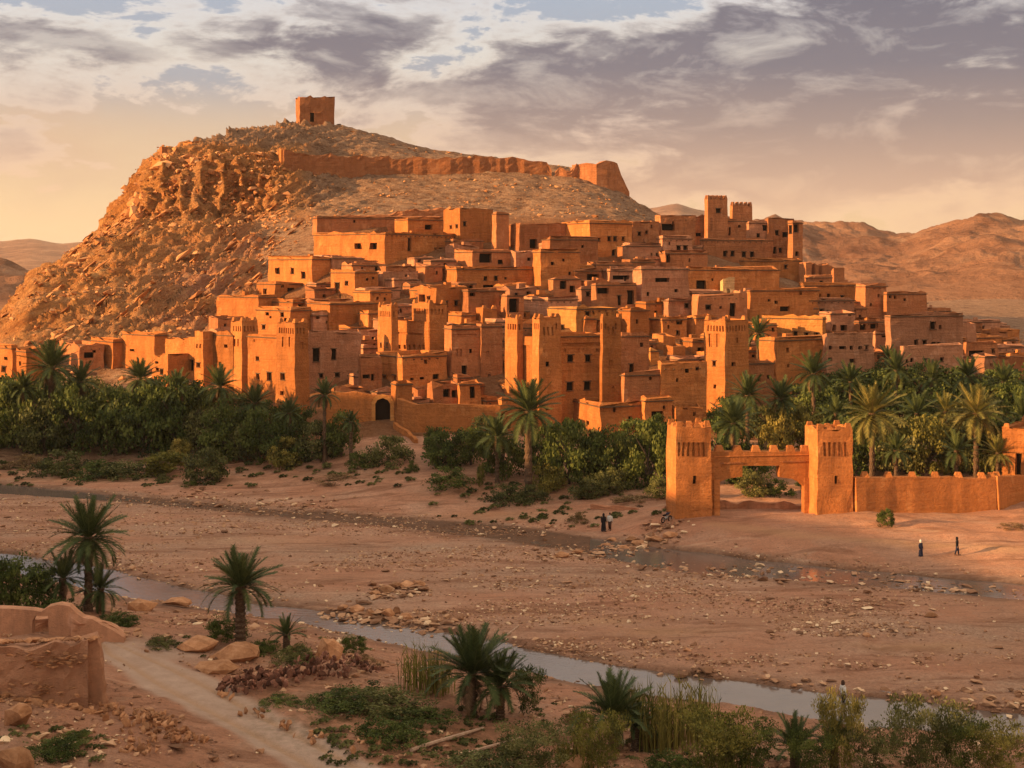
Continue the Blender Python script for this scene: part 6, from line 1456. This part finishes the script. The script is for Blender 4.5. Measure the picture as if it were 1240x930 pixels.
for (px, pb, w, h, lab) in [(505, 838, 44, 66, 'pale reed clump at the left of the dense clustered palm'), (530, 840, 40, 60, 'reed clump touching the dense clustered palm'), (790, 905, 56, 84, 'tall reeds right of the fan shaped palm'), (822, 903, 56, 90, 'tallest yellow green reeds at the stream edge'), (850, 900, 46, 80, 'right end of the tall reed stand'),
                            (805, 912, 50, 70, 'front clump of the tall reed stand'), (768, 880, 34, 60, 'thin reeds behind the fan shaped palm'), (880, 935, 60, 60, 'reeds among the feathery bushes'), (700, 930, 50, 50, 'reeds beside the half hidden rock')]:
    X, Y, z = march(px, pb, 50, 130); s = w/2*Y/F*1.1; hz = h*Y/F*1.15
    rt = empty('reed_clump', (X, Y, z-.05), lab, 'reeds', None, rv.uniform(0, 6)); link('blades', rv.choice(RM), rt, None, None, (s, s, hz))
# low dry tufts over the banks: nobody could count them
tuft = leaf_cloud('tufts', 5, 12, 14, .3, LM['olive'], 'low', .3)
tv = np.zeros(len(tuft.vertices)*3); tuft.vertices.foreach_get('co', tv); tv = tv.reshape(-1, 3)
tf_ = np.arange(len(tv)).reshape(-1, 4); r = np.random.RandomState(77)
P = []
for (a, b, c, d, n) in ((-60, 500, 560, 590, 200), (520, 830, 585, 640, 90), (380, 620, 860, 928, 200), (640, 1240, 900, 930, 120), (0, 130, 880, 925, 40), (1040, 1300, 470, 500, 60), (200, 480, 770, 800, 30), (640, 1000, 845, 880, 40)):
    for q in range(n): P.append(march(r.uniform(a, b), r.uniform(c, d), 50, 240))
P = np.array(P); S = r.uniform(.2, .75, len(P))*np.where(P[:, 1] < 110, .5, 1.0)
V = (tv[None]*S[:, None, None]*np.array([1, 1, .7])+P[:, None]).reshape(-1, 3)
Fq = (tf_[None]+(np.arange(len(P))*len(tv))[:, None, None]).reshape(-1, 4)
tuft.materials.clear()
me = np_mesh('ground_tufts', V, Fq, LM['olive'], False, dict(tone=np.repeat(r.uniform(0, 1, len(P)), len(tv))))
tag(link('ground_tufts', me), kind='stuff')
# ------------------------------------------------------------------ timber poles, driftwood
def pole(a, b, rad, label, name='timber_pole'):
    A_, B_ = Vector(march(*a, 50, 130)), Vector(march(*b, 50, 130)); A_.z += rad; B_.z += rad
    V, Fq = tube([Vector((0, 0, 0)), (B_-A_)*.3+Vector((0, 0, .03)), (B_-A_)*.65, B_-A_], [rad, rad*.9, rad*.95, rad*.6], 7)
    tag(link(name, mesh(name, V, Fq, M_POLE), None, A_), label, 'timber')
m = MB('bleached_wood', .9, .1); M_POLE = m.col(m.ramp(m.noise(5), [(.3, (.30, .19, .13)), (.7, (.48, .34, .25))]))
pole((498, 912), (585, 886), .11, 'long bleached timber pole lying on the ground, left of a shorter one')
pole((566, 916), (632, 896), .10, 'shorter bleached timber pole lying right of the long one')
pole((606, 778), (628, 760), .10, 'driftwood branch sticking out from the bank over the stream', 'driftwood')
# ------------------------------------------------------------------ people
def cloth(name, c):
    m = MB(name, .9, .15); return m.col(m.mix(m.noise(9), c, scale_c(c, .6)))
M_SKIN = cloth('skin', (.30, .16, .10)); M_BLK = cloth('black_cloth', (.018, .016, .02)); M_NAVY = cloth('navy_cloth', (.03, .035, .07)); M_WHT = cloth('white_cloth', (.72, .68, .62)); M_BRN = cloth('brown_cloth', (.09, .05, .035)); M_HAIR = cloth('hair', (.015, .012, .01))
def person(px, pyb, hpx, label, rz, top, bottom, head, robe=False, step=.12, Y=None):
    X, Y, z = march(px, pyb, 50, 200); S = hpx*Y/F/1.72
    root = empty('person', (X, Y, z), label, 'person', None, rz); root.scale = (S, S, S)
    J = {'pel': ((0, 0, .93), .115), 'wai': ((0, 0, 1.08), .105), 'che': ((0, .01, 1.28), .125), 'nek': ((0, 0, 1.44), .05), 'hed': ((0, -.015, 1.56), .088), 'crn': ((0, -.01, 1.64), .08)}
    E = [('pel', 'wai'), ('wai', 'che'), ('che', 'nek'), ('nek', 'hed'), ('hed', 'crn')]
    for s, n in ((-1, 'l'), (1, 'r')):
        J.update({n+'sh': ((s*.17, 0, 1.38), .055), n+'el': ((s*.24, .03, 1.12), .042), n+'wr': ((s*.25, -.05, .88), .028), n+'pa': ((s*.25, -.07, .81), .032),
                  n+'hi': ((s*.09, 0, .88), .085), n+'kn': ((s*.10, -s*step*.6-.02, .49), .055), n+'an': ((s*.10, -s*step*1.3+.03, .09), .04), n+'to': ((s*.11, -s*step*1.3-.14, .03), .03)})
        E += [('che', n+'sh'), (n+'sh', n+'el'), (n+'el', n+'wr'), (n+'wr', n+'pa'), ('pel', n+'hi'), (n+'hi', n+'kn'), (n+'kn', n+'an'), (n+'an', n+'to')]
        for f in range(4): J[n+'f%d' % f] = ((s*(.235+.0*f), -.10+.02*f, .735-.006*(f in (1, 2))), .009); E.append((n+'pa', n+'f%d' % f))
        J[n+'th'] = ((s*.225, -.11, .80), .010); E.append((n+'pa', n+'th'))
    ks = list(J); me = bpy.data.meshes.new('body'); me.from_pydata([J[k][0] for k in ks], [(ks.index(a), ks.index(b)) for a, b in E], [])
    o = link('body', me, root); md = o.modifiers.new('s', 'SKIN')
    for k, sv in zip(ks, me.skin_vertices[0].data): r_ = J[k][1]; sv.radius = (r_, r_)
    me.skin_vertices[0].data[0].use_root = True
    me.materials.append(M_SKIN); o.modifiers.new('b', 'SUBSURF').levels = 1
    def lathe(nm, prof, mat, sx=1, sy=1, off=(0, 0, 0), seg=14, fold=.06):
        V = []; Fq = []
        for i, (r_, z_) in enumerate(prof):
            for k in range(seg):
                a = 2*math.pi*k/seg; rr_ = r_*(1+fold*math.sin(a*5+i))
                V.append((off[0]+rr_*math.cos(a)*sx, off[1]+rr_*math.sin(a)*sy, off[2]+z_))
        for i in range(len(prof)-1):
            for k in range(seg): k2 = (k+1) % seg; Fq.append((i*seg+k, i*seg+k2, (i+1)*seg+k2, (i+1)*seg+k))
        return link(nm, mesh(nm, V, Fq, mat, smooth=True), root)
    if robe: lathe('robe', [(.25, .10), (.235, .4), (.20, .8), (.17, 1.05), (.185, 1.3), (.14, 1.42), (.07, 1.47)], bottom, 1.0, .78)
    else:
        lathe('shirt', [(.165, .86), (.16, 1.05), (.18, 1.28), (.15, 1.41), (.06, 1.47)], top, 1.1, .78)
        for s in (-1, 1):
            P_ = [J[('l' if s < 0 else 'r')+k][0] for k in ('hi', 'kn', 'an')]
            V, Fq = tube([Vector(p)+Vector((0, 0, .03)) for p in P_], [.115, .085, .07], 9); link('trouser_leg', mesh('trouser_leg', V, Fq, bottom, smooth=True), root)
    for s in (-1, 1):
        P_ = [J[('l' if s < 0 else 'r')+k][0] for k in ('sh', 'el', 'wr')]
        V, Fq = tube(P_, [.075, .062, .05], 8); link('sleeve', mesh('sleeve', V, Fq, bottom if robe else top, smooth=True), root)
        V, Fq = tube([(s*.10+s*.01, J[('l' if s < 0 else 'r')+'an'][0][1]+.06, .045), (s*.11, J[('l' if s < 0 else 'r')+'to'][0][1]-.05, .035)], [.05, .04], 7); link('shoe', mesh('shoe', V, Fq, M_BRN), root)
    if head: lathe('headscarf', [(.10, 1.44), (.112, 1.54), (.112, 1.62), (.095, 1.70), (.04, 1.745), (.001, 1.75)], head, .95, 1.05, (0, .015, 0), fold=.03)
    else: lathe('hair', [(.088, 1.58), (.098, 1.64), (.08, 1.70), (.035, 1.735), (.001, 1.74)], M_HAIR, .95, 1.08, (0, .02, 0), fold=.03)
    return root
person(731, 644, 22, 'person in long dark robe walking left of a companion near the river crossing', .4, M_BLK, M_BLK, M_BLK, True)
person(738.5, 642, 21, 'person in white shirt and dark trousers beside a dark robed companion', -.3, M_WHT, M_BRN, None)
person(1115, 675, 21, 'person in dark clothes with a pale headscarf standing on the sand below the gate wall', .6, M_NAVY, M_NAVY, M_WHT, True)
person(1159, 673, 22, 'person in black walking on the sand, rightmost of the people', 1.2, M_BLK, M_NAVY, M_BLK)
person(1021, 858, 34, 'dark clothed person with a white bundle standing in the near stream behind a shrub', 2.0, M_WHT, M_BLK, M_BRN)
# ------------------------------------------------------------------ motorbike by the gate
X, Y, z = march(807, 634, 100, 200); mb = empty('parked_motorbike', (X, Y, z), 'dark motorbike parked on the sand against the left gate tower', 'motorbike', None, .9)
M_RUB = cloth('rubber', (.012, .012, .012)); M_METAL = bpy.data.materials.new('dull_metal'); M_METAL.use_nodes = True
M_METAL.node_tree.nodes['Principled BSDF'].inputs['Base Color'].default_value = (.25, .24, .23, 1); M_METAL.node_tree.nodes['Principled BSDF'].inputs['Metallic'].default_value = .8; M_METAL.node_tree.nodes['Principled BSDF'].inputs['Roughness'].default_value = .4
def ring(R_, r_, n=20, k=6):
    V = []; Fq = []
    for i in range(n):
        a = 2*math.pi*i/n
        for j in range(k):
            b = 2*math.pi*j/k; V.append(((R_+r_*math.cos(b))*math.cos(a), r_*math.sin(b), (R_+r_*math.cos(b))*math.sin(a)))
    for i in range(n):
        for j in range(k): Fq.append((i*k+j, ((i+1) % n)*k+j, ((i+1) % n)*k+(j+1) % k, i*k+(j+1) % k))
    return V, Fq
for x in (-.65, .65):
    w_ = link('wheel', mesh('wheel', *ring(.27, .055), M_RUB), mb, (x, 0, .32))
    link('rim', mesh('rim', *ring(.19, .02), M_METAL), w_)
def mt(nm, path, rad, mat): V, Fq = tube(path, rad, 7); return link(nm, mesh(nm, V, Fq, mat), mb)
mt('frame', [(-.62, 0, .34), (-.2, 0, .42), (.2, 0, .45), (.42, 0, .86)], [.04, .06, .06, .04], M_METAL)
mt('engine', [(-.15, 0, .38), (.0, 0, .48), (.18, 0, .42)], [.12, .17, .12], M_METAL)
mt('seat', [(-.62, 0, .80), (-.3, 0, .76), (0, 0, .78)], [.08, .12, .09], M_BLK)
mt('fuel_tank', [(0, 0, .80), (.2, 0, .86), (.38, 0, .86)], [.09, .15, .09], M_NAVY)
mt('fork', [(.65, 0, .32), (.5, 0, .75), (.42, 0, 1.0)], [.03, .03, .03], M_METAL)
mt('handlebar', [(.36, -.34, 1.04), (.44, 0, 1.0), (.36, .34, 1.04)], [.02, .02, .02], M_BLK)
mt('headlight', [(.48, 0, .9), (.58, 0, .9)], [.09, .1], M_METAL)
mt('exhaust', [(.1, .12, .3), (-.7, .16, .34)], [.03, .045], M_METAL)

# ------------------------------------------------------------------ evening haze
m = bpy.data.materials.new('haze'); m.use_nodes = True; t_ = m.node_tree; t_.nodes.clear()
pv = t_.nodes.new('ShaderNodeVolumePrincipled'); pv.inputs['Color'].default_value = (.95, .88, .82, 1); pv.inputs['Density'].default_value = 0.00005; pv.inputs['Anisotropy'].default_value = .3
mo_ = t_.nodes.new('ShaderNodeOutputMaterial'); t_.links.new(pv.outputs[0], mo_.inputs['Volume'])
x0, x1, y0, y1, z0, z1 = -14500, 14500, -3500, 16500, -16, 330
V = [(x, y, z) for z in (z0, z1) for x, y in ((x0, y0), (x1, y0), (x1, y1), (x0, y1))]
tag(link('haze', mesh('haze', V, [(3, 2, 1, 0), (4, 5, 6, 7), (0, 1, 5, 4), (1, 2, 6, 5), (2, 3, 7, 6), (3, 0, 4, 7)], m)), kind='stuff')
